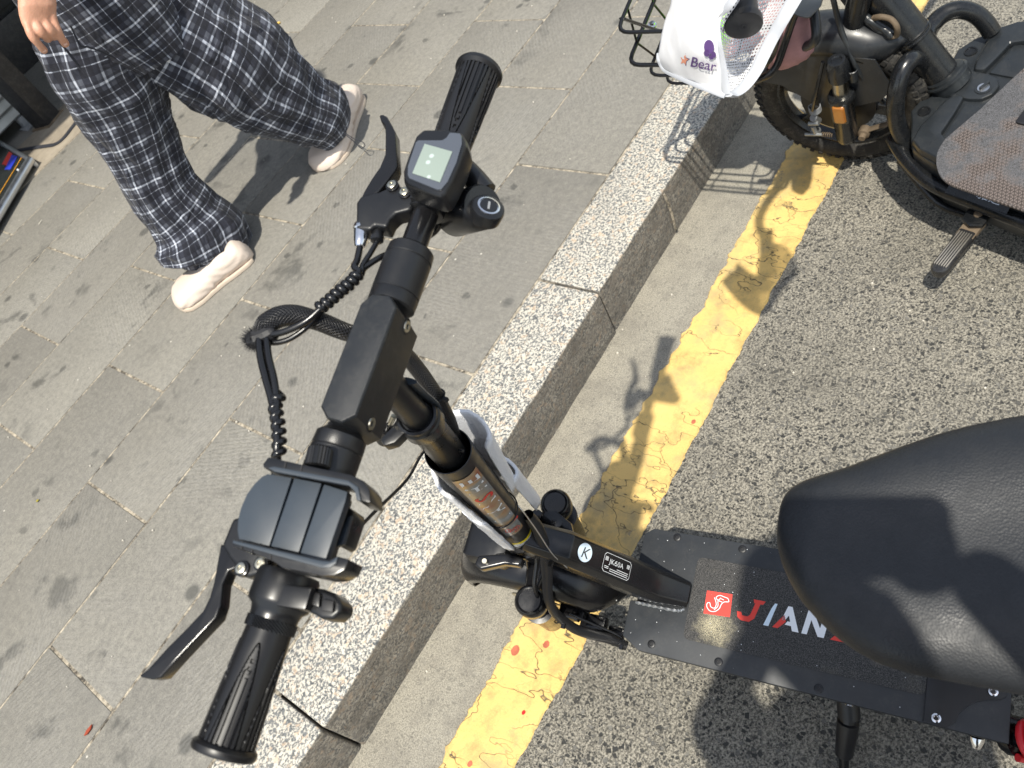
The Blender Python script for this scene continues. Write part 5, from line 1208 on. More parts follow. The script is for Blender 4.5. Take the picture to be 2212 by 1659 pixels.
npn = mb.build('name_panel', MAT['ebpaint'], eb)
mb = MB(); vs, fs = text_geo('雅迪', hgt * 1.15, 0, .0); w_ = max(v[0] for v in vs); k_ = np.linalg.norm(rp[1] - rp[0]) / w_
mb.add([rp[0] + rd * x * k_ + ru * (y + .0) + pn * .0008 for x, y in vs], fs); mb.build('lettering', MAT['alu'], npn, smooth=False, solid='open')
mb = MB()
for a0 in (2.2, .9):
    c = rp[0] - rd * .022 + ru * hgt * .15; P = []
    for i in range(12):
        t_ = i / 11 * 2 * math.pi; x, y = .0095 + .0095 * math.cos(t_), .0042 * math.sin(t_)
        P.append(c + pn * .0008 + rd * (x * math.cos(a0) - y * math.sin(a0)) + ru * (x * math.sin(a0) + y * math.cos(a0)))
    mb.add(P, [tuple(range(12))])
mb.build('emblem', MAT['orange'], npn, smooth=False, solid='open')
# foot peg
f0, f1 = FB(-.215, -.222, .145), FB(-.375, -.222, .150)
pd = nrm(f1 - f0); FPg = Frame(f0, pd, np.cross(FB.z, pd) * -1, FB.z)
mb = MB(); mb.prism([(.0, -.024), (.04, -.022), (.05, .0), (.04, .022), (.0, .026), (-.045, .028), (-.05, -.03)], FPg, .016, .026); brk = mb.build('peg_bracket', MAT['ebpaint'], eb, bevel=.003)
mb = MB(); mb.lathe(FPg(.018, -.0, .026), FB.z, [(0, .009), (.003, .008), (.005, .004)], 14); mb.build('peg_rivet', MAT['rust'], eb)
mb = MB(); mb.prism([(.02, -.018), (.07, -.018), (.07, .018), (.02, .018)], FPg, .0, .014); mb.build('peg_hinge', MAT['rust'], eb, bevel=.002)
L1 = .165
sec = lambda k: [(-.0185 * k, .004), (-.018 * k, .012), (-.014 * k, .0175), (.014 * k, .0175), (.018 * k, .012), (.0185 * k, .004), (.015 * k, -.006), (-.015 * k, -.006)]
mb = MB(); mb.rings([[FPg(x, a_, b_) for a_, b_ in sec(k)] for x, k in ((.055, 1), (.10, 1.02), (L1 - .02, 1.05), (L1 - .008, .95), (L1, .72), (L1 + .004, .35))]); pg = mb.build('foot_peg', m_plain('worn black enamel', (.02, .02, .021), .25, 0, .6, 0, 900, .2, dust=.3), eb, bevel=.002, angle=25)
for i in range(6):
    yy = -.0125 + i * .005
    mb = MB(); mb.prism([(.062, yy - .0013), (L1 - .014, yy - .0013), (L1 - .012, yy), (L1 - .014, yy + .0013), (.062, yy + .0013)], FPg, .0165, .0192); mb.build('peg_rib', m_plain('rubbed metal', (.42, .39, .34), .4, .8) if i == 0 else bpy.data.materials['rubbed metal'], pg, bevel=.0006)
mb = MB(); mb.tube([FB(-.16, -.0, .17), FB(-.19, -.10, .10), FB(-.20, -.18, .10)], .009, 10, 5); mb.build('side_stay', MAT['ebpaint'], eb)
# saddle post, kickstand, saddle of the e-bike (mostly beyond the picture)
mb = MB(); mb.tube([FB(0, -.55, .22), FB(0, -.66, .70)], .017, 16); mb.build('seat_post', MAT['ebpaint'], eb)
mb = MB(); mb.rings([[FB(w * math.copysign(abs(math.cos(a)) ** .7, math.cos(a)), y, .76 + .04 * math.sin(a)) for a in np.linspace(0, 2 * math.pi, 25)[:-1]] for y, w in ((-.49, .02), (-.50, .05), (-.56, .09), (-.66, .12), (-.76, .13), (-.80, .10), (-.81, .04))]); mb.build('saddle', MAT['vinyl'], eb)
mb = MB(); mb.tube([FB(-.06, -.66, .16), FB(-.17, -.70, .034)], .010, 10); mb.build('kickstand', MAT['ebpaint'], eb)
mb = MB(); mb.tube([FB(-.045, -.62, .26), FB(-.06, -.86, .235)], .014, 10); mb.tube([FB(.045, -.62, .26), FB(.06, -.86, .235)], .014, 10); mb.build('chain_stay', MAT['ebpaint'], eb)

# floor mat lying on the box
mp = [(-.150, -.106), (-.186, -.112), (-.222, -.135), (-.244, -.17), (-.250, -.23), (-.256, -.33), (-.260, -.60), (.22, -.60), (.20, -.30), (.17, -.215), (.11, -.172), (.06, -.150), (.02, -.142), (-.06, -.128)]
P = catmull([(*p, 0) for p in mp[:6]], 5); pp = [(p[0], p[1]) for p in P] + mp[6:]
mb = MB(); mb.prism(pp, FB, .2585, .2665)
mato = mb.build('floor_mat', MAT['mat'], bevel=.003); tag(mato, 'worn brown mesh mat with black fuzz lying on the e-bike footboard', 'mat')
mb = MB(); mb.prism(rrect(-.02, .025, -.07, .0, .008), Frame(FB.hit(*E_(2035, 960), z=.267), FB.x, FB.y, FB.z), -.0, .004)
tag(mb.build('rubber_tab', MAT['dark'], bevel=.001), 'small black rubber tab lying on the e-bike floor mat at the right edge', 'tab')

# handlebar, left grip
gp = [at(*W_(1413, 262), .945), at(*W_(1410, 60), .955), at(*W_(1395, -160), .965)]
gd = nrm(gp[2] - gp[0])
prof = [(0, .0200), (.001, .0222), (.006, .0226), (.010, .0220), (.012, .0188), (.03, .0172), (.10, .0170), (.14, .0175)]
mb = MB(); mb.lathe(gp[0], gd, prof, 32); gr = mb.build('grip', MAT['rubber'], eb)
mb = MB(); mb.lathe(gp[0] + gd * .0004, -gd, [(0, .0045), (.0008, .004), (.0008, .002), (-.001, .0018)], 16); mb.build('grip_end_hole', MAT['dark'], gr)
sb = FE(0, -.18, .88)
mb = MB(); mb.tube([gp[0] + gd * .1, gp[0] + gd * .22, sb + V3([-.05, .02, .03]), sb, 2 * sb - (gp[0] + gd * .2) + V3([0, 0, .1])], .012, 16, 8); mb.build('handlebar', MAT['ebpaint'], eb)
# wire basket --------------------------------------------------------------
bk = thing('wire_basket', 'black wire front basket of the e-bike reaching over the kerb', 'basket', tuple(at(*W_(900, 500), .45)))
loops = [(.67, W_(162, 322), .30, .33), (.58, W_(272, 640), .27, .29), (.50, W_(470, 742), .24, .26), (.44, W_(632, 820), .20, .23)]
crn = []
for i, (z, q, lx, ly) in enumerate(loops):
    c = at(*q, z); tilt = V3([lx * .98, lx * .10, lx * .17]); bkd = V3([.01, -ly, .0])
    crn.append((c, tilt, bkd)); a, b_, d_, e_ = c, c + tilt, c + tilt + bkd, c + bkd
    pts = []
    for k, p in enumerate((a, b_, d_, e_)):
        pr_, nx_ = (a, b_, d_, e_)[k - 1], (a, b_, d_, e_)[(k + 1) % 4]; rr_ = .03
        for t_ in (0, .25, .5, .75, 1):
            u0 = p + nrm(pr_ - p) * rr_; u1_ = p + nrm(nx_ - p) * rr_
            pts.append(u0 * (1 - t_) ** 2 + p * 2 * t_ * (1 - t_) + u1_ * t_ * t_)
    mb = MB(); mb.tube(pts, (.0040, .0046, .0038, .0036)[i], 10, closed=True); mb.build('basket_hoop', MAT['wire'], bk)
def bpt(i, s, t_): c, a, b_ = crn[i]; return c + a * s + b_ * t_
for s in (.22, .62):
    mb = MB(); mb.tube([bpt(i, s, 0) for i in range(4)] + [bpt(3, s, .5), bpt(3, s, 1)] + [bpt(i, s, 1) for i in (2, 1, 0)], .0026, 8); mb.build('basket_wire', MAT['wire'], bk)
for t_ in (.40, .80):
    mb = MB(); mb.tube([bpt(i, 0, t_) for i in range(4)] + [bpt(3, .5, t_), bpt(3, 1, t_)] + [bpt(i, 1, t_) for i in (2, 1, 0)], .0026, 8); mb.build('basket_wire', MAT['wire'], bk)
mb = MB(); q0, q1 = bpt(1, 0, .15), bpt(3, .3, .2); mb.tube([bpt(0, .12, .0), bpt(1, .35, .1), bpt(3, .5, .4)], .009, 8, flat=.35); mb.build('basket_strap', MAT['wire'], bk)
mb = MB(); mb.lathe(at(*W_(515, 255), .60), (0, -.3, 1), [(0, .009), (.004, .009), (.005, .006), (.009, .005)], 12); mb.build('basket_bolt', MAT['chrome'], bk)
# heavy rear rim of the basket on the fork side
rimp = [at(*W_(*q), z) for q, z in (((1470, 790), .47), ((1560, 775), .475), ((1660, 730), .485), ((1740, 640), .50), ((1800, 480), .53), ((1850, 330), .56), ((1900, 180), .60), ((1960, 20), .64))]
mb = MB(); mb.tube(rimp, .0075, 12, 6); mb.build('basket_hoop', MAT['wire'], bk)
rimp = [at(*W_(*q), z) for q, z in (((1560, 690), .52), ((1660, 610), .54), ((1715, 520), .56), ((1750, 380), .60), ((1800, 200), .63))]
mb = MB(); mb.tube(rimp, .0042, 10, 6); mb.build('basket_wire', MAT['wire'], bk)
for pts, r in (([(1960, 0), (1900, 120), (1840, 260), (1870, 330), (1930, 440), (1900, 470)], .007), ([(2095, 60), (2120, 230), (2125, 360), (2080, 430), (1980, 470), (1890, 470)], .0095)):
    mb = MB(); mb.tube([at(*W_(*q), .58 - .02 * i) for i, q in enumerate(pts)], r, 10, 6); mb.build('headlight_bracket', MAT['ebplastic'], eb)
lq = [W_(*q) for q in ((1880, -60), (2210, -60), (2175, 60), (2060, 185), (1950, 165), (1880, 130))]
mb = MB(); mb.rings([[at(*q, .70) for q in lq], [at(*q, .66) + V3([.0, .0, 0]) for q in lq], [at(*q, .60) * 1.0 for q in lq]]); mb.build('headlight', MAT['ebplastic'], eb, bevel=.008, bseg=3)
# bright packet in the basket
c = bpt(3, .5, .5)
bm = bmesh.new(); bmesh.ops.create_icosphere(bm, subdivisions=4, radius=1)
for v in bm.verts:
    n_ = mnoise.noise(v.co * 2.3) * .16 + mnoise.noise(v.co * 6) * .06
    v.co = Vector((v.co.x * .105, v.co.y * .115, v.co.z * .055)) * (1 + n_)
me = bpy.data.meshes.new('snack_packet'); bm.to_mesh(me); bm.free(); me.materials.append(MAT['packet'])
for p in me.polygons: p.use_smooth = True
pk = bpy.data.objects.new('snack_packet', me); scene.collection.objects.link(pk); pk.location = tuple(c + V3([.0, 0, .06])); tag(pk, 'green and pink crumpled plastic packet in the e-bike basket', 'packet')
bm = bmesh.new(); bmesh.ops.create_icosphere(bm, subdivisions=4, radius=1)
for v in bm.verts:
    n_ = mnoise.noise(v.co * 2.1 + Vector((4, 0, 0))) * .16 + mnoise.noise(v.co * 7) * .05
    v.co = Vector((v.co.x * .05, v.co.y * .075, v.co.z * .075)) * (1 + n_)
me = bpy.data.meshes.new('pink_bag'); bm.to_mesh(me); bm.free(); me.materials.append(m_plain('dusty pink cloth', (.38, .2, .2), .8, grain=.5, gscale=120, var=.3))
for p in me.polygons: p.use_smooth = True
pk = bpy.data.objects.new('pink_bag', me); scene.collection.objects.link(pk); pk.location = tuple(at(*W_(1760, 330), .52)); tag(pk, 'dusty pink cloth bag pressed against the rear of the e-bike basket', 'bag')

# sun mitt over the left grip ----------------------------------------------
def Wt(q, z): return at(*W_(*q), z)
mitt = thing('handlebar_mitt', 'white sun mitt with grey binding hanging over the e-bike grip', 'handlebar mitt', tuple(Wt((1000, 500), .93)))
# outer panel: rows from the top edge of the picture down to its lower hem
def patchgrid(rows, n):                 # rows of (pixel, z) control points -> smooth grid
    R_ = []
    for r in rows:
        P = catmull([Wt(q, z) for q, z in r], n); R_.append(P)
    m = len(R_[0]); cols = [catmull([r[j] for r in R_], 6) for j in range(m)]
    return [[cols[j][i] for j in range(m)] for i in range(len(cols[0]))]
outer = [[((760, -260), 1.02), ((960, -260), 1.035), ((1160, -260), 1.04), ((1420, -260), 1.045)],
         [((715, 20), .995), ((900, 20), 1.015), ((1080, 20), 1.025), ((1290, 0), 1.03)],
         [((655, 240), .965), ((800, 250), .99), ((980, 250), 1.005), ((1150, 230), 1.01)],
         [((612, 440), .94), ((770, 470), .965), ((960, 500), .985), ((1165, 480), .99)],
         [((592, 560), .925), ((760, 620), .945), ((960, 680), .96), ((1195, 690), .965)],
         [((640, 660), .915), ((800, 745), .93), ((980, 820), .94), ((1205, 905), .94)]]
g = patchgrid(outer, 10)
for i, r in enumerate(g):
    for j, p in enumerate(r): r[j] = p + V3([0, 0, 1]) * (.006 * mnoise.noise(Vector(p * 18)) + .002 * mnoise.noise(Vector(p * 60)))
mb = MB(); mb.strip(g); o = mb.build('outer_panel', MAT['mitt'], mitt, solid='open'); md = o.modifiers.new('t', 'SOLIDIFY'); md.thickness = .003
def onpanel(fx, fy, lift=.007):        # point on the outer panel from grid fractions
    i = fy * (len(g) - 1); j = fx * (len(g[0]) - 1); a, b_ = int(min(i, len(g) - 2)), int(min(j, len(g[0]) - 2)); u, v = i - a, j - b_
    return g[a][b_] * (1 - u) * (1 - v) + g[a + 1][b_] * u * (1 - v) + g[a][b_ + 1] * (1 - u) * v + g[a + 1][b_ + 1] * u * v + V3([-.68, -.42, .6]) * lift
def bindtube(pts, w, name='binding', th=.003):
    P = catmull(pts, 8); mb = MB(); mb.tube(P, w, 10, flat=.35, up=V3([0, 0, 1])); return mb.build(name, MAT['binding'], mitt)
bindtube([Wt(q, z) for q, z in (((596, 520), .930), ((596, 580), .925), ((650, 672), .916), ((800, 750), .932), ((980, 826), .942), ((1120, 880), .943), ((1240, 925), .940))], .0052)
bindtube([Wt(q, z) for q, z in (((1440, -260), 1.048), ((1300, 10), 1.032), ((1185, 130), 1.018), ((1140, 240), 1.010), ((1150, 400), .998), ((1190, 600), .975), ((1222, 780), .955), ((1240, 925), .940))], .0055)
bindtube([Wt(q, z) for q, z in (((1240, 925), .940), ((1310, 930), .930), ((1420, 850), .925), ((1530, 700), .925), ((1600, 560), .930), ((1700, 360), .945), ((1820, 150), .965), ((1980, -120), .985))], .0085)
inner = [[((1420, -260), 1.040), ((1600, -260), .96), ((1800, -260), .95), ((2040, -240), .99)],
         [((1290, 0), 1.025), ((1450, 60), .90), ((1680, 40), .90), ((1890, 20), .972)],
         [((1150, 230), 1.00), ((1300, 330), .88), ((1520, 260), .88), ((1760, 220), .950)],
         [((1165, 480), .985), ((1270, 520), .89), ((1430, 480), .88), ((1650, 440), .935)],
         [((1205, 690), .960), ((1280, 700), .91), ((1380, 690), .90), ((1530, 690), .925)],
         [((1235, 915), .938), ((1270, 905), .93), ((1320, 890), .925), ((1400, 860), .925)]]
gi = patchgrid(inner, 8); uvs = []
for i, r in enumerate(gi):
    for j, p in enumerate(r): uvs.append((j / len(r) * .17, i / len(gi) * .26))
mb = MB(); mb.strip(gi); mb.build('net_lining', MAT['net'], mitt, uvs=uvs, solid='open')
# printed motifs: a star, a word, dots (the small animal drawing is left out)
def motif(cx_, cy_, sx_, sy_, pts, mat, name='print', lift=.007):
    mb = MB(); c = onpanel(cx_, cy_, lift); ux = nrm(onpanel(cx_ + .05, cy_ + .0, lift) - c); uy = -nrm(onpanel(cx_, cy_ + .05, lift) - c)
    mb.add([c + ux * x * sx_ + uy * y * sy_ for x, y in pts], [tuple(range(len(pts)))]); return mb.build(name, mat, mitt, smooth=False, solid='open')
star = [((1 if k % 2 == 0 else .5) * math.sin(k * math.pi / 5), (1 if k % 2 == 0 else .5) * math.cos(k * math.pi / 5)) for k in range(10)]
tx_ = ax_r * math.cos(R(12)) + ax_d * math.sin(R(12)); ty_ = -ax_d * math.cos(R(12)) + ax_r * math.sin(R(12))
from mathutils.bvhtree import BVHTree
_gv = [Vector(p) for r in g for p in r]; _gn = len(g[0])
bvh = BVHTree.FromPolygons(_gv, [(i * _gn + k, i * _gn + k + 1, (i + 1) * _gn + k + 1, (i + 1) * _gn + k) for i in range(len(g) - 1) for k in range(_gn - 1)])
def facing(q, lift, pts, faces, mat):   # prints a flat motif on the cloth
    c_ = at(*W_(*q), .95); out = []
    for x, y in pts:
        p = c_ + tx_ * x + ty_ * y; d = Vector(nrm(p - CAM)); h = bvh.ray_cast(Vector(CAM), d)
        out.append(V3(h[0]) - V3(d) * lift if h[0] is not None else p)
    mb = MB(); mb.add(out, faces); return mb.build('print', mat, mitt, smooth=False, solid='open')
facing((828, 590), .0095, [(x * .0068, y * .0085) for x, y in star], [tuple(range(10))], MAT['purple'])
facing((828, 590), .0103, [(x * .0052, y * .0066) for x, y in star], [tuple(range(10))], MAT['peach'])
oval = [(math.cos(a), math.sin(a)) for a in np.linspace(0, 2 * math.pi, 15)[:-1]]
motif(.86, .60, .006, .008, oval, MAT['purple']); motif(.82, .655, .0035, .0045, oval, MAT['purple']); motif(.92, .665, .003, .004, oval, MAT['purple']); motif(.88, .69, .003, .003, oval, MAT['purple'])
vs, fs = text_geo('Bear', .0165, 0, .0001)
facing((880, 650), .0092, vs, fs, MAT['purple'])

# ================================================================== the walking person
person = thing('person', 'person in baggy navy plaid trousers and cream foam shoes walking along the pavement', 'person', (1.0, 2.32, .15))
def skinned(name, joints, edges, mat, parent, sub=2, root=0):
    o0 = V3(parent['_o']); me = bpy.data.meshes.new(name)
    me.from_pydata([tuple(V3(j[0]) - o0) for j in joints], edges, []); me.materials.append(mat)
    o = bpy.data.objects.new(name, me); scene.collection.objects.link(o); o.parent = parent
    md = o.modifiers.new('skin', 'SKIN'); md.use_smooth_shade = True; md.branch_smoothing = .6
    lay = me.skin_vertices[0] if me.skin_vertices else None
    if lay is None:
        bm = bmesh.new(); bm.from_mesh(me); bm.verts.layers.skin.verify(); bm.to_mesh(me); bm.free(); lay = me.skin_vertices[0]
    for i, j in enumerate(joints):
        r = j[1]; lay.data[i].radius = (r, r) if np.isscalar(r) else r
        lay.data[i].use_root = i == root
    m2 = o.modifiers.new('sub', 'SUBSURF'); m2.levels = m2.render_levels = sub
    return o
def seg_mid(pairs, y):
    out = []
    for (a, b_) in pairs:
        P, Q = at_y(*a, y), at_y(*b_, y); out.append(((P + Q) / 2, np.linalg.norm(P - Q) / 2, nrm(Q - P)))
    return out
def trouser_leg(pairs, y, ys, flat, seed, wsc):
    st = seg_mid(pairs, y); C_ = catmull([s[0] + V3([0, dy, 0]) for s, dy in zip(st, ys)], 10); n = len(C_)
    W = np.interp(np.linspace(0, len(st) - 1, n), range(len(st)), [s[1] * wsc for s in st])
    D = catmull([s[2] for s in st], 10)
    seg = 64; rows, uvs = [], []; L = 0
    for i in range(n):
        T_ = nrm(C_[min(i + 1, n - 1)] - C_[max(i - 1, 0)]); u = nrm(D[i] - T_ * (D[i] @ T_)); w = np.cross(T_, u)
        if i: L += np.linalg.norm(C_[i] - C_[i - 1])
        k = i / (n - 1); row = []; circ = 2 * math.pi * .105
        for j in range(seg + 1):
            a = 2 * math.pi * (j % seg) / seg
            p3 = Vector((math.cos(a) * 1.5, math.sin(a) * 1.5, L * 3.2 + seed))
            f = .050 * mnoise.noise(p3 * 1.0) + .035 * mnoise.noise(Vector((p3.x * 2.4, p3.y * 2.4, L * 9 + seed)))
            f += .045 * (mnoise.noise(Vector((math.cos(a + L * 3) * 2.6, math.sin(a + L * 3) * 2.6, L * 2.2 + seed * 2))))
            ridge = abs(mnoise.noise(Vector((math.cos(a) * 2.2, math.sin(a) * 2.2 + L * 7, seed + L * 2)))); f += .11 * (.22 - ridge)
            if k > .78: f += (k - .78) * 1.2 * (.10 * math.sin(a * 5 + seed) + .06 * math.sin(L * 130 + 2 * math.sin(a)))
            if k > .95: f -= (k - .95) * 5.5 * (.16 + .05 * math.sin(a * 9))
            amp = 1.25 if k > .3 else .8
            r = W[i] * (1 + f * amp * 1.35)
            row.append(C_[i] + u * math.cos(a) * r + w * math.sin(a) * r * flat); uvs.append((circ * j / seg + .02 * mnoise.noise((L * 3, 0, seed)), L + .012 * math.sin(a + seed)))
        rows.append(row)
    return rows, uvs
legA = [((0, -60), (250, -10)), ((35, 40), (290, 60)), ((72, 110), (312, 135)), ((125, 190), (338, 180)), ((180, 268), (362, 232)), ((238, 348), (392, 300)), ((285, 420), (432, 395)), ((332, 492), (486, 448)), ((338, 532), (528, 486)), ((362, 578), (540, 520)), ((392, 606), (516, 552))]
legB = [((120, -60), (400, -230)), ((178, 40), (440, -120)), ((235, 105), (490, -30)), ((310, 145), (560, 40)), ((392, 185), (628, 95)), ((475, 225), (672, 148)), ((565, 262), (708, 190)), ((634, 298), (748, 213)), ((680, 314), (760, 255)), ((702, 306), (756, 280))]
mbt = MB(); rA, uA = trouser_leg(legA, 2.36, [-.05, -.05, -.04, -.02, 0, .02, .03, .03, .02, .02, .02], .72, 1.3, .98); mbt.strip(rA)
rB, uB = trouser_leg(legB, 2.26, [.05, .05, .04, .02, 0, 0, 0, 0, 0, 0], .72, 6.1, .88); mbt.strip(rB)
pel0 = at_y(150, -60, 2.31); uC = []; rC = []
for i_, (dz, rx, ry, sx_) in enumerate(((-.26, .13, .14, .04), (-.19, .165, .16, .03), (-.12, .175, .175, .02), (-.04, .165, .18, .01), (.04, .150, .17, .0), (.12, .140, .16, -.01), (.20, .135, .155, -.01))):
    row = []
    for j_ in range(65):
        a_ = 2 * math.pi * (j_ % 64) / 64; f_ = 1 + .05 * mnoise.noise((math.cos(a_) * 2, math.sin(a_) * 2, dz * 9)) + .03 * mnoise.noise((math.cos(a_) * 5, math.sin(a_) * 5, dz * 20))
        row.append(pel0 + V3([sx_ + rx * f_ * math.cos(a_), ry * f_ * math.sin(a_), dz])); uC.append((.95 * j_ / 64, -dz))
    rC.append(row)
mbt.strip(rC)
tr = mbt.build('trousers', MAT['plaid'], person, uvs=uA + uB + uC, solid='open', angle=80)
hipA, hipB = rA[0], rB[0]
hc = (np.mean(rA[4], axis=0) + np.mean(rB[4], axis=0)) / 2
pel = at_y(150, -60, 2.32)
ankA, ankB = V3([.70, 2.38, .23]), V3([1.335, 2.25, .24])
kneeA, kneeB = at_y(275, 335, 2.40), at_y(520, 150, 2.24)
ch = pel + V3([-.02, 0, .50]); hd = ch + V3([-.04, 0, .27])
shL, shR = ch + V3([0, -.17, -.04]), ch + V3([0, .17, -.04])
wr = at_y(66, -22, 2.07); el = wr + V3([.06, .02, .26]); elR = shR + V3([-.08, .08, -.27]); wrR = elR + V3([-.20, .02, -.12])
J = [(pel, .10), (pel + V3([-.01, 0, .22]), (.09, .11)), (ch - V3([0, 0, .08]), (.11, .15)), (ch + V3([0, 0, .05]), .065), (ch + V3([-.02, 0, .12]), .052), (hd - V3([0, 0, .03]), .098), (hd + V3([0, 0, .05]), .108), (hd + V3([.005, 0, .11]), .07),
     (shL, .058), (el, .042), (wr + V3([.005, 0, .04]), .030), (shR, .058), (elR, .042), (wrR, .030),
     (pel + V3([0, -.07, -.1]), .05), (kneeB, .045), (ankB + V3([0, 0, .05]), .042), (ankB - V3([0, 0, .02]), .04), (pel + V3([0, .07, -.1]), .05), (kneeA, .045), (ankA + V3([0, 0, .05]), .042), (ankA - V3([0, 0, .02]), .04)]
body = skinned('body', J, [(0, 1), (1, 2), (2, 3), (3, 4), (4, 5), (5, 6), (6, 7), (2, 8), (8, 9), (9, 10), (2, 11), (11, 12), (12, 13), (0, 14), (14, 15), (15, 16), (16, 17), (0, 18), (18, 19), (19, 20), (20, 21)], MAT['skin'], person)
def shirt(pel, ch, sh, els, mat, parent, face):
    rg = []
    for z, rx, ry in ((.10, .155, .20), (.14, .15, .19), (.22, .135, .18), (.38, .14, .195), (.49, .11, .19), (.545, .075, .10), (.56, .065, .075)):
        c = pel + (ch - pel) * (z / .5) ; c = V3([c[0], c[1], pel[2] + z])
        s_ = nrm([-face[1], face[0], 0])
        rg.append([c + V3(face) * rx * math.cos(a) * (1 + .04 * mnoise.noise((math.cos(a) * 2, math.sin(a) * 2, z * 9))) + s_ * ry * math.sin(a) for a in np.linspace(0, 2 * math.pi, 33)[:-1]])
    mb = MB(); mb.rings(rg, cap=(False, False))
    for s0, e0 in zip(sh, els): mb.tube([s0 + (ch - s0) * .2, s0, s0 + (e0 - s0) * .55, s0 + (e0 - s0) * .8], [.085, .078, .068, .070], 18, 4, cap=(False, False))
    return mb.build('shirt', mat, parent, solid='open')
shirt(pel, ch, (shL, shR), (el, elR), MAT['shirt'], person, (-1, 0, 0))
def head_bits(hd, face, parent, hairlen):
    f = V3(face); s_ = nrm([-f[1], f[0], 0]); up = V3([0, 0, 1])
    bm = bmesh.new(); bmesh.ops.create_icosphere(bm, subdivisions=3, radius=1); o0 = V3(parent['_o'])
    mb = MB(); vs = [V3(v.co) for v in bm.verts]; fs = [tuple(v.index for v in p.verts) for p in bm.faces]; bm.free()
    out = []
    for v in vs:
        r = .108 + .004 * mnoise.noise(Vector(v * 4)); q = f * v[0] * r + s_ * v[1] * r * .92 + up * v[2] * .125
        if v[0] > .25 and v[2] < .45: q -= f * .06 * (v[0])
        if v[2] < -.2 and v[0] < .3: q += up * (v[2]) * hairlen - f * .02
        out.append(hd + V3([0, 0, .045]) + q - f * .012)
    mb.add(out, fs); mb.build('hair', MAT['hair'], parent)
    for sd in (-1, 1):
        mb = MB(); mb.lathe(hd + f * .073 + s_ * sd * .032 + up * .012, f, [(0, .012), (.006, .010), (.008, .004)], 12); mb.build('eye', MAT['white'], parent)
        mb = MB(); mb.lathe(hd + f * .0805 + s_ * sd * .032 + up * .012, f, [(0, .005), (.002, .004)], 10); mb.build('iris', MAT['dark'], parent)
        mb = MB(); mb.tube([hd + s_ * sd * .078 + up * .03, hd + s_ * sd * .088 - f * .01 + up * .01, hd + s_ * sd * .078 - up * .03], [.007, .011, .006], 8, 4, flat=.5); mb.build('ear', MAT['skin'], parent)
    mb = MB(); mb.tube([hd + f * .076 + up * .012, hd + f * .094 - up * .020, hd + f * .076 - up * .028], [.007, .012, .007], 8, 4); mb.build('nose', MAT['skin'], parent)
    mb = MB(); mb.tube([hd + f * .074 + s_ * a - up * (.055 + .004 * abs(a) / .02) for a in (-.022, 0, .022)], .0045, 8, 4); mb.build('mouth', m_plain('lips', (.42, .14, .12), .5), parent)
head_bits(hd, (-1, 0, 0), person, .10)
# the left hand, seen from above, fingers hanging
def hp(x, y, yy): return at_y(*((x / 1.843) * .54, (y / 1.843) * .54), yy)
Yh = 2.07
hm = MB()
def palm_row(a, b_, th, dy=0):
    P, Q = hp(*a, Yh + dy), hp(*b_, Yh + dy); c, u = (P + Q) / 2, (Q - P) / 2; n_ = V3([0, th, 0])
    return [c + u * math.copysign(abs(math.cos(t_)) ** .8, math.cos(t_)) + n_ * math.sin(t_) for t_ in np.linspace(0, 2 * math.pi, 25)[:-1]]
hm.rings([palm_row((150, -330), (380, -330), .030, .03), palm_row((140, -180), (395, -170), .026, .02), palm_row((134, -60), (408, -50), .021, .01), palm_row((133, 40), (415, 40), .020), palm_row((140, 110), (412, 100), .018), palm_row((160, 175), (395, 150), .015, -.002), palm_row((175, 205), (375, 185), .011, -.002)])
def finger(pts, r):
    n = len(pts); P = catmull(pts, 6); m = len(P); rr = [r * (1.04 - .26 * i / (m - 1) + .05 * math.cos(i / (m - 1) * 4 * math.pi)) for i in range(m)]
    d = nrm(P[-1] - P[-2]); P += [P[-1] + d * r * .35, P[-1] + d * r * .62]; rr += [rr[-1] * .8, rr[-1] * .38]
    hm.tube(P, rr, 14)
finger([hp(365, 70, Yh), hp(388, 150, Yh - .006), hp(418, 225, Yh - .012), hp(452, 280, Yh - .006), hp(480, 322, Yh + .010)], .0118)
finger([hp(315, 80, Yh), hp(330, 160, Yh - .008), hp(368, 220, Yh - .018), hp(402, 256, Yh - .004), hp(396, 268, Yh + .026)], .0116)
finger([hp(255, 85, Yh), hp(262, 165, Yh - .008), hp(300, 232, Yh - .018), hp(345, 276, Yh - .004), hp(350, 285, Yh + .026)], .0114)
finger([hp(192, 80, Yh), hp(200, 165, Yh - .004), hp(235, 262, Yh - .012), hp(288, 330, Yh - .006), hp(325, 372, Yh + .006)], .0104)
finger([hp(300, 0, Yh + .02), hp(350, 110, Yh + .040), hp(388, 200, Yh + .042), hp(412, 250, Yh + .038)], .0120)
hand = hm.build('hand', MAT['skin'], person)
md = hand.modifiers.new('rm', 'REMESH'); md.mode = 'VOXEL'; md.voxel_size = .0022; md.use_smooth_shade = True
md = hand.modifiers.new('sm', 'SMOOTH'); md.factor = .6; md.iterations = 5
for a_, b_, c_ in (((478, 318), (487, 336), -.004), ((322, 366), (332, 386), -.002)):
    mb = MB(); mb.tube([hp(*a_, Yh + c_), hp((a_[0] + b_[0]) / 2, (a_[1] + b_[1]) / 2, Yh + c_ - .002), hp(*b_, Yh + c_ + .006)], [.004, .005, .003], 8, 3, flat=.4); mb.build('nail', MAT['nail'], hand)
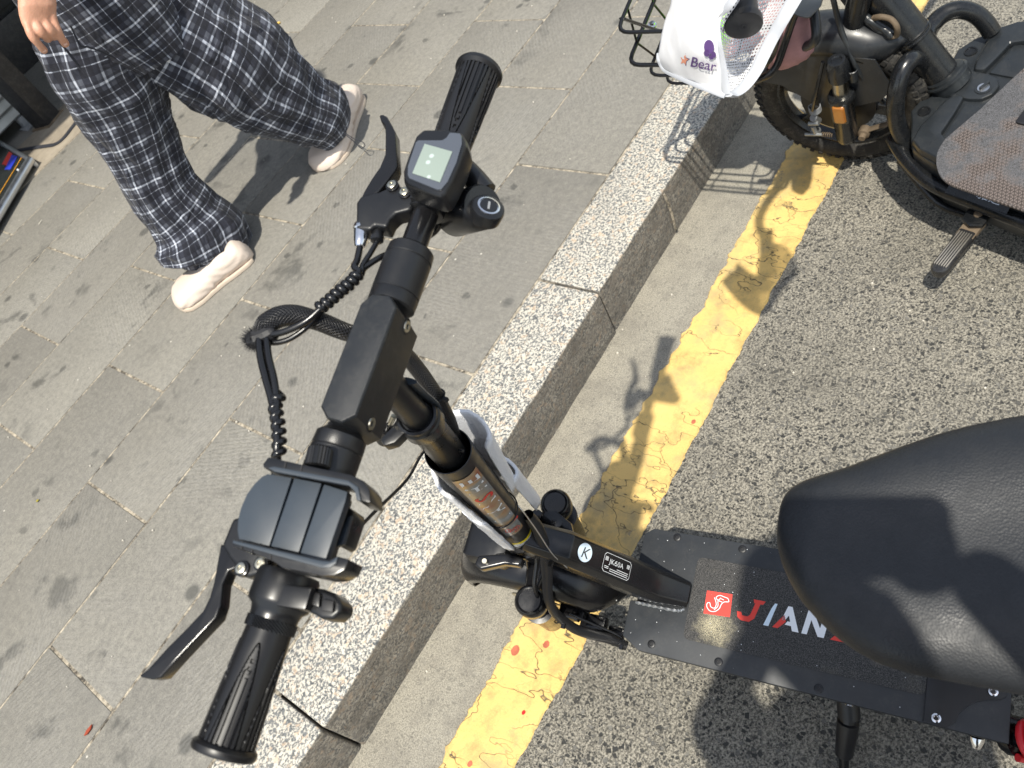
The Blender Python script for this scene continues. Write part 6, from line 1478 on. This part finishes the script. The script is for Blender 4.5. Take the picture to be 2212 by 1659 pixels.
# pocket edge and dark cord
mb = MB(); mb.tube([hp(520, 190, 2.12), hp(590, 330, 2.115), hp(640, 345, 2.12), hp(720, 370, 2.13), hp(830, 420, 2.15)], .0022, 6, 5); mb.build('pocket_edge', MAT['darkcloth'], person)
mb = MB(); mb.tube([hp(440, 320, 2.105), hp(490, 370, 2.10), hp(545, 440, 2.10), hp(595, 510, 2.105)], [.003, .005, .006, .004], 8, 5, flat=.5); mb.build('waist_cord', MAT['darkcloth'], person)
# shoes
def shoe(heel, toe, parent, side):
    h0_, t0_ = V3(heel), V3(toe); d = nrm(t0_ - h0_); L_ = np.linalg.norm(t0_ - h0_); s_ = np.cross(V3([0, 0, 1]), d); up = V3([0, 0, 1])
    st = [(0, .014, .036), (.02, .038, .062), (.08, .047, .085), (.25, .050, .092), (.40, .049, .088), (.55, .056, .076), (.70, .070, .070), (.84, .072, .060), (.93, .060, .048), (.98, .038, .032), (1.0, .012, .016)]
    C_ = []; n = 60
    ks = np.linspace(0, 1, n) ** .9
    rg = []
    for k in ks:
        w = np.interp(k, [s[0] for s in st], [s[1] for s in st]); h = np.interp(k, [s[0] for s in st], [s[2] for s in st]); bend = .012 * math.sin(k * 3.0) * side; ring = []
        toeup = .006 * max(0, k - .8) / .2
        for j in range(36):
            a = 2 * math.pi * j / 36; c_, s1 = math.cos(a), math.sin(a)
            x = math.copysign(abs(c_) ** .8, c_) * w; z = (s1 * .5 + .5) ** (1.15 if k > .5 else .9) * h + toeup
            if s1 < -.3: x *= 1.04
            wave = .0034 * math.sin(7 * (z / .06) + 4.5 * math.sin(k * 6.5)) * (1 if abs(c_) > .25 and s1 < .75 else .35)
            ring.append(h0_ + d * L_ * k + s_ * (x + bend + math.copysign(wave, c_)) + up * (z + (wave * .5 if s1 > .4 else 0)))
        rg.append(ring)
    mb = MB(); mb.rings(rg); so_ = mb.build('shoe', MAT['shoe'], parent, angle=80)
    mb = MB(); pl = []
    for sg in (1, -1):
        kk_ = ks if sg > 0 else ks[::-1]
        for k in kk_[1:-1:3]:
            w = np.interp(k, [s[0] for s in st], [s[1] for s in st]) * 1.05; pl.append(h0_ + d * L_ * k + s_ * (sg * w + .012 * math.sin(k * 3.0) * side))
    n_ = len(pl); mb.add([p - up * .0005 for p in pl] + [p + up * .013 for p in pl], [tuple(range(n_))[::-1], tuple(range(n_, 2 * n_))] + [(q, (q + 1) % n_, n_ + (q + 1) % n_, n_ + q) for q in range(n_)])
    mb.build('sole', MAT['sole'], so_, bevel=.003); return so_
shA = at(548, 548, .152); shB = at(384, 660, .152)
shoe(shA, shB, person, 1)
shoe(at(772, 212, .152), at(700, 372, .152), person, 1)
mb = MB(); q = [(742, 285), (765, 300), (782, 306), (788, 314), (780, 320), (765, 306), (745, 290)]
mb.tube([at(*p, .24 - .012 * i if i < 4 else .19 + .012 * (i - 3)) for i, p in enumerate(q)], .0016, 6, 6); mb.build('hem_cord', MAT['darkcloth'], person)

# ================================================================== the person taking the photograph (stands beside the camera; their shadow falls into the picture)
PH_LOC_ = (-.28, -.235, 0.0)
ph2 = thing('person', 'person in dark clothes holding up a phone beside the black scooter', 'person', PH_LOC_)
fx, fy = .55, .835; F2 = V3([fx, fy, 0]); S2 = V3([fy, -fx, 0])
base = V3(PH_LOC_)
pel2 = base + V3([0, 0, .92]); ch2 = pel2 + F2 * .03 + V3([0, 0, .44]); hd2 = ch2 + F2 * .13 + V3([0, 0, .25])
phone_c = V3([-.022, -.010, 1.512])
sl2, sr2 = ch2 - S2 * .18 + V3([0, 0, -.02]), ch2 + S2 * .18 + V3([0, 0, -.02])
hl2, hr2 = V3([-.060, -.035, 1.455]), CAM + ax_r * .125 + ax_d * .03 - ax_f * .035
el2, er2 = V3([-.275, .055, 1.20]), (sr2 + hr2) / 2 + S2 * .06 + V3([0, 0, -.13])
kl2, kr2 = base - S2 * .10 + F2 * .03 + V3([0, 0, .48]), base + S2 * .10 + F2 * .03 + V3([0, 0, .48])
al2, ar2 = base - S2 * .11 + V3([0, 0, .07]), base + S2 * .11 + V3([0, 0, .07])
J = [(pel2, .13), (pel2 + V3([0, 0, .2]), (.13, .11)), (ch2 - V3([0, 0, .06]), (.15, .11)), (ch2 + V3([0, 0, .07]), .065), (ch2 + F2 * .02 + V3([0, 0, .13]), .052), (hd2 - V3([0, 0, .03]), .098), (hd2 + V3([0, 0, .05]), .108), (hd2 + V3([0, 0, .11]), .07),
     (sl2, .058), (el2, .042), (hl2, .028), (sr2, .058), (er2, .042), (hr2, .028),
     (pel2 - S2 * .09 - V3([0, 0, .1]), .095), (kl2, .062), (al2, .042), (al2 + F2 * .16 - V3([0, 0, .03]), .034), (pel2 + S2 * .09 - V3([0, 0, .1]), .095), (kr2, .062), (ar2, .042), (ar2 + F2 * .16 - V3([0, 0, .03]), .034)]
skinned('body', J, [(0, 1), (1, 2), (2, 3), (3, 4), (4, 5), (5, 6), (6, 7), (2, 8), (8, 9), (9, 10), (2, 11), (11, 12), (12, 13), (0, 14), (14, 15), (15, 16), (16, 17), (0, 18), (18, 19), (19, 20), (20, 21)], MAT['skin'], ph2)
shirt(pel2, ch2, (sl2, sr2), (el2, er2), MAT['darkcloth'], ph2, tuple(F2))
for k_, a_, h_ in ((kl2, al2, -1), (kr2, ar2, 1)):
    mb = MB(); mb.tube([pel2 + S2 * h_ * .07 + V3([0, 0, .06]), pel2 + S2 * h_ * .09 - V3([0, 0, .1]), k_, a_ + V3([0, 0, .04])], [.12, .115, .085, .08], 24, 5, cap=(True, False)); mb.build('trouser_leg', MAT['darkcloth'], ph2)
    shoe(a_ - F2 * .07 - V3([0, 0, .069]), a_ + F2 * .19 - V3([0, 0, .069]), ph2, h_)
head_bits(hd2, tuple(F2), ph2, .02)
for hh_, sg in ((hl2, -1), (hr2, 1)):      # palms behind the phone's ends
    fwd = nrm(phone_c - hh_ + V3([0, 0, .02])); sd = S2 * sg
    skinned('hand', [(hh_, (.032, .026)), (hh_ + fwd * .035, (.044, .026)), (hh_ + fwd * .06, (.036, .020))], [(0, 1), (1, 2)], MAT['skin'], ph2)
    for i in range(4):
        o_ = V3([0, 0, 1]) * (.024 - .016 * i); b0 = hh_ + fwd * .05 + o_
        skinned('finger', [(b0, .0085), (b0 + fwd * .022 - sd * .004 - ax_f * .010, .008), (b0 + fwd * .036 - sd * .010 - ax_f * .004, .0072)], [(0, 1), (1, 2)], MAT['skin'], ph2)
    skinned('finger', [(hh_ + fwd * .02 + V3([0, 0, .02]), .010), (hh_ + fwd * .045 + V3([0, 0, .035]) - ax_f * .02, .009), (hh_ + fwd * .06 + V3([0, 0, .03]) - ax_f * .022, .008)], [(0, 1), (1, 2)], MAT['skin'], ph2)
PF2 = Frame(CAM - ax_f * .016 - V3([0, 0, 0]), ax_r, -ax_d, -ax_f)
mb = MB(); mb.prism(rrect(-.020, .125, -.050, .020, .016, 8), PF2, 0, .0085)
tag(mb.build('phone', MAT['dark'], bevel=.002), 'black phone held up over the scooter by the photographer', 'phone')
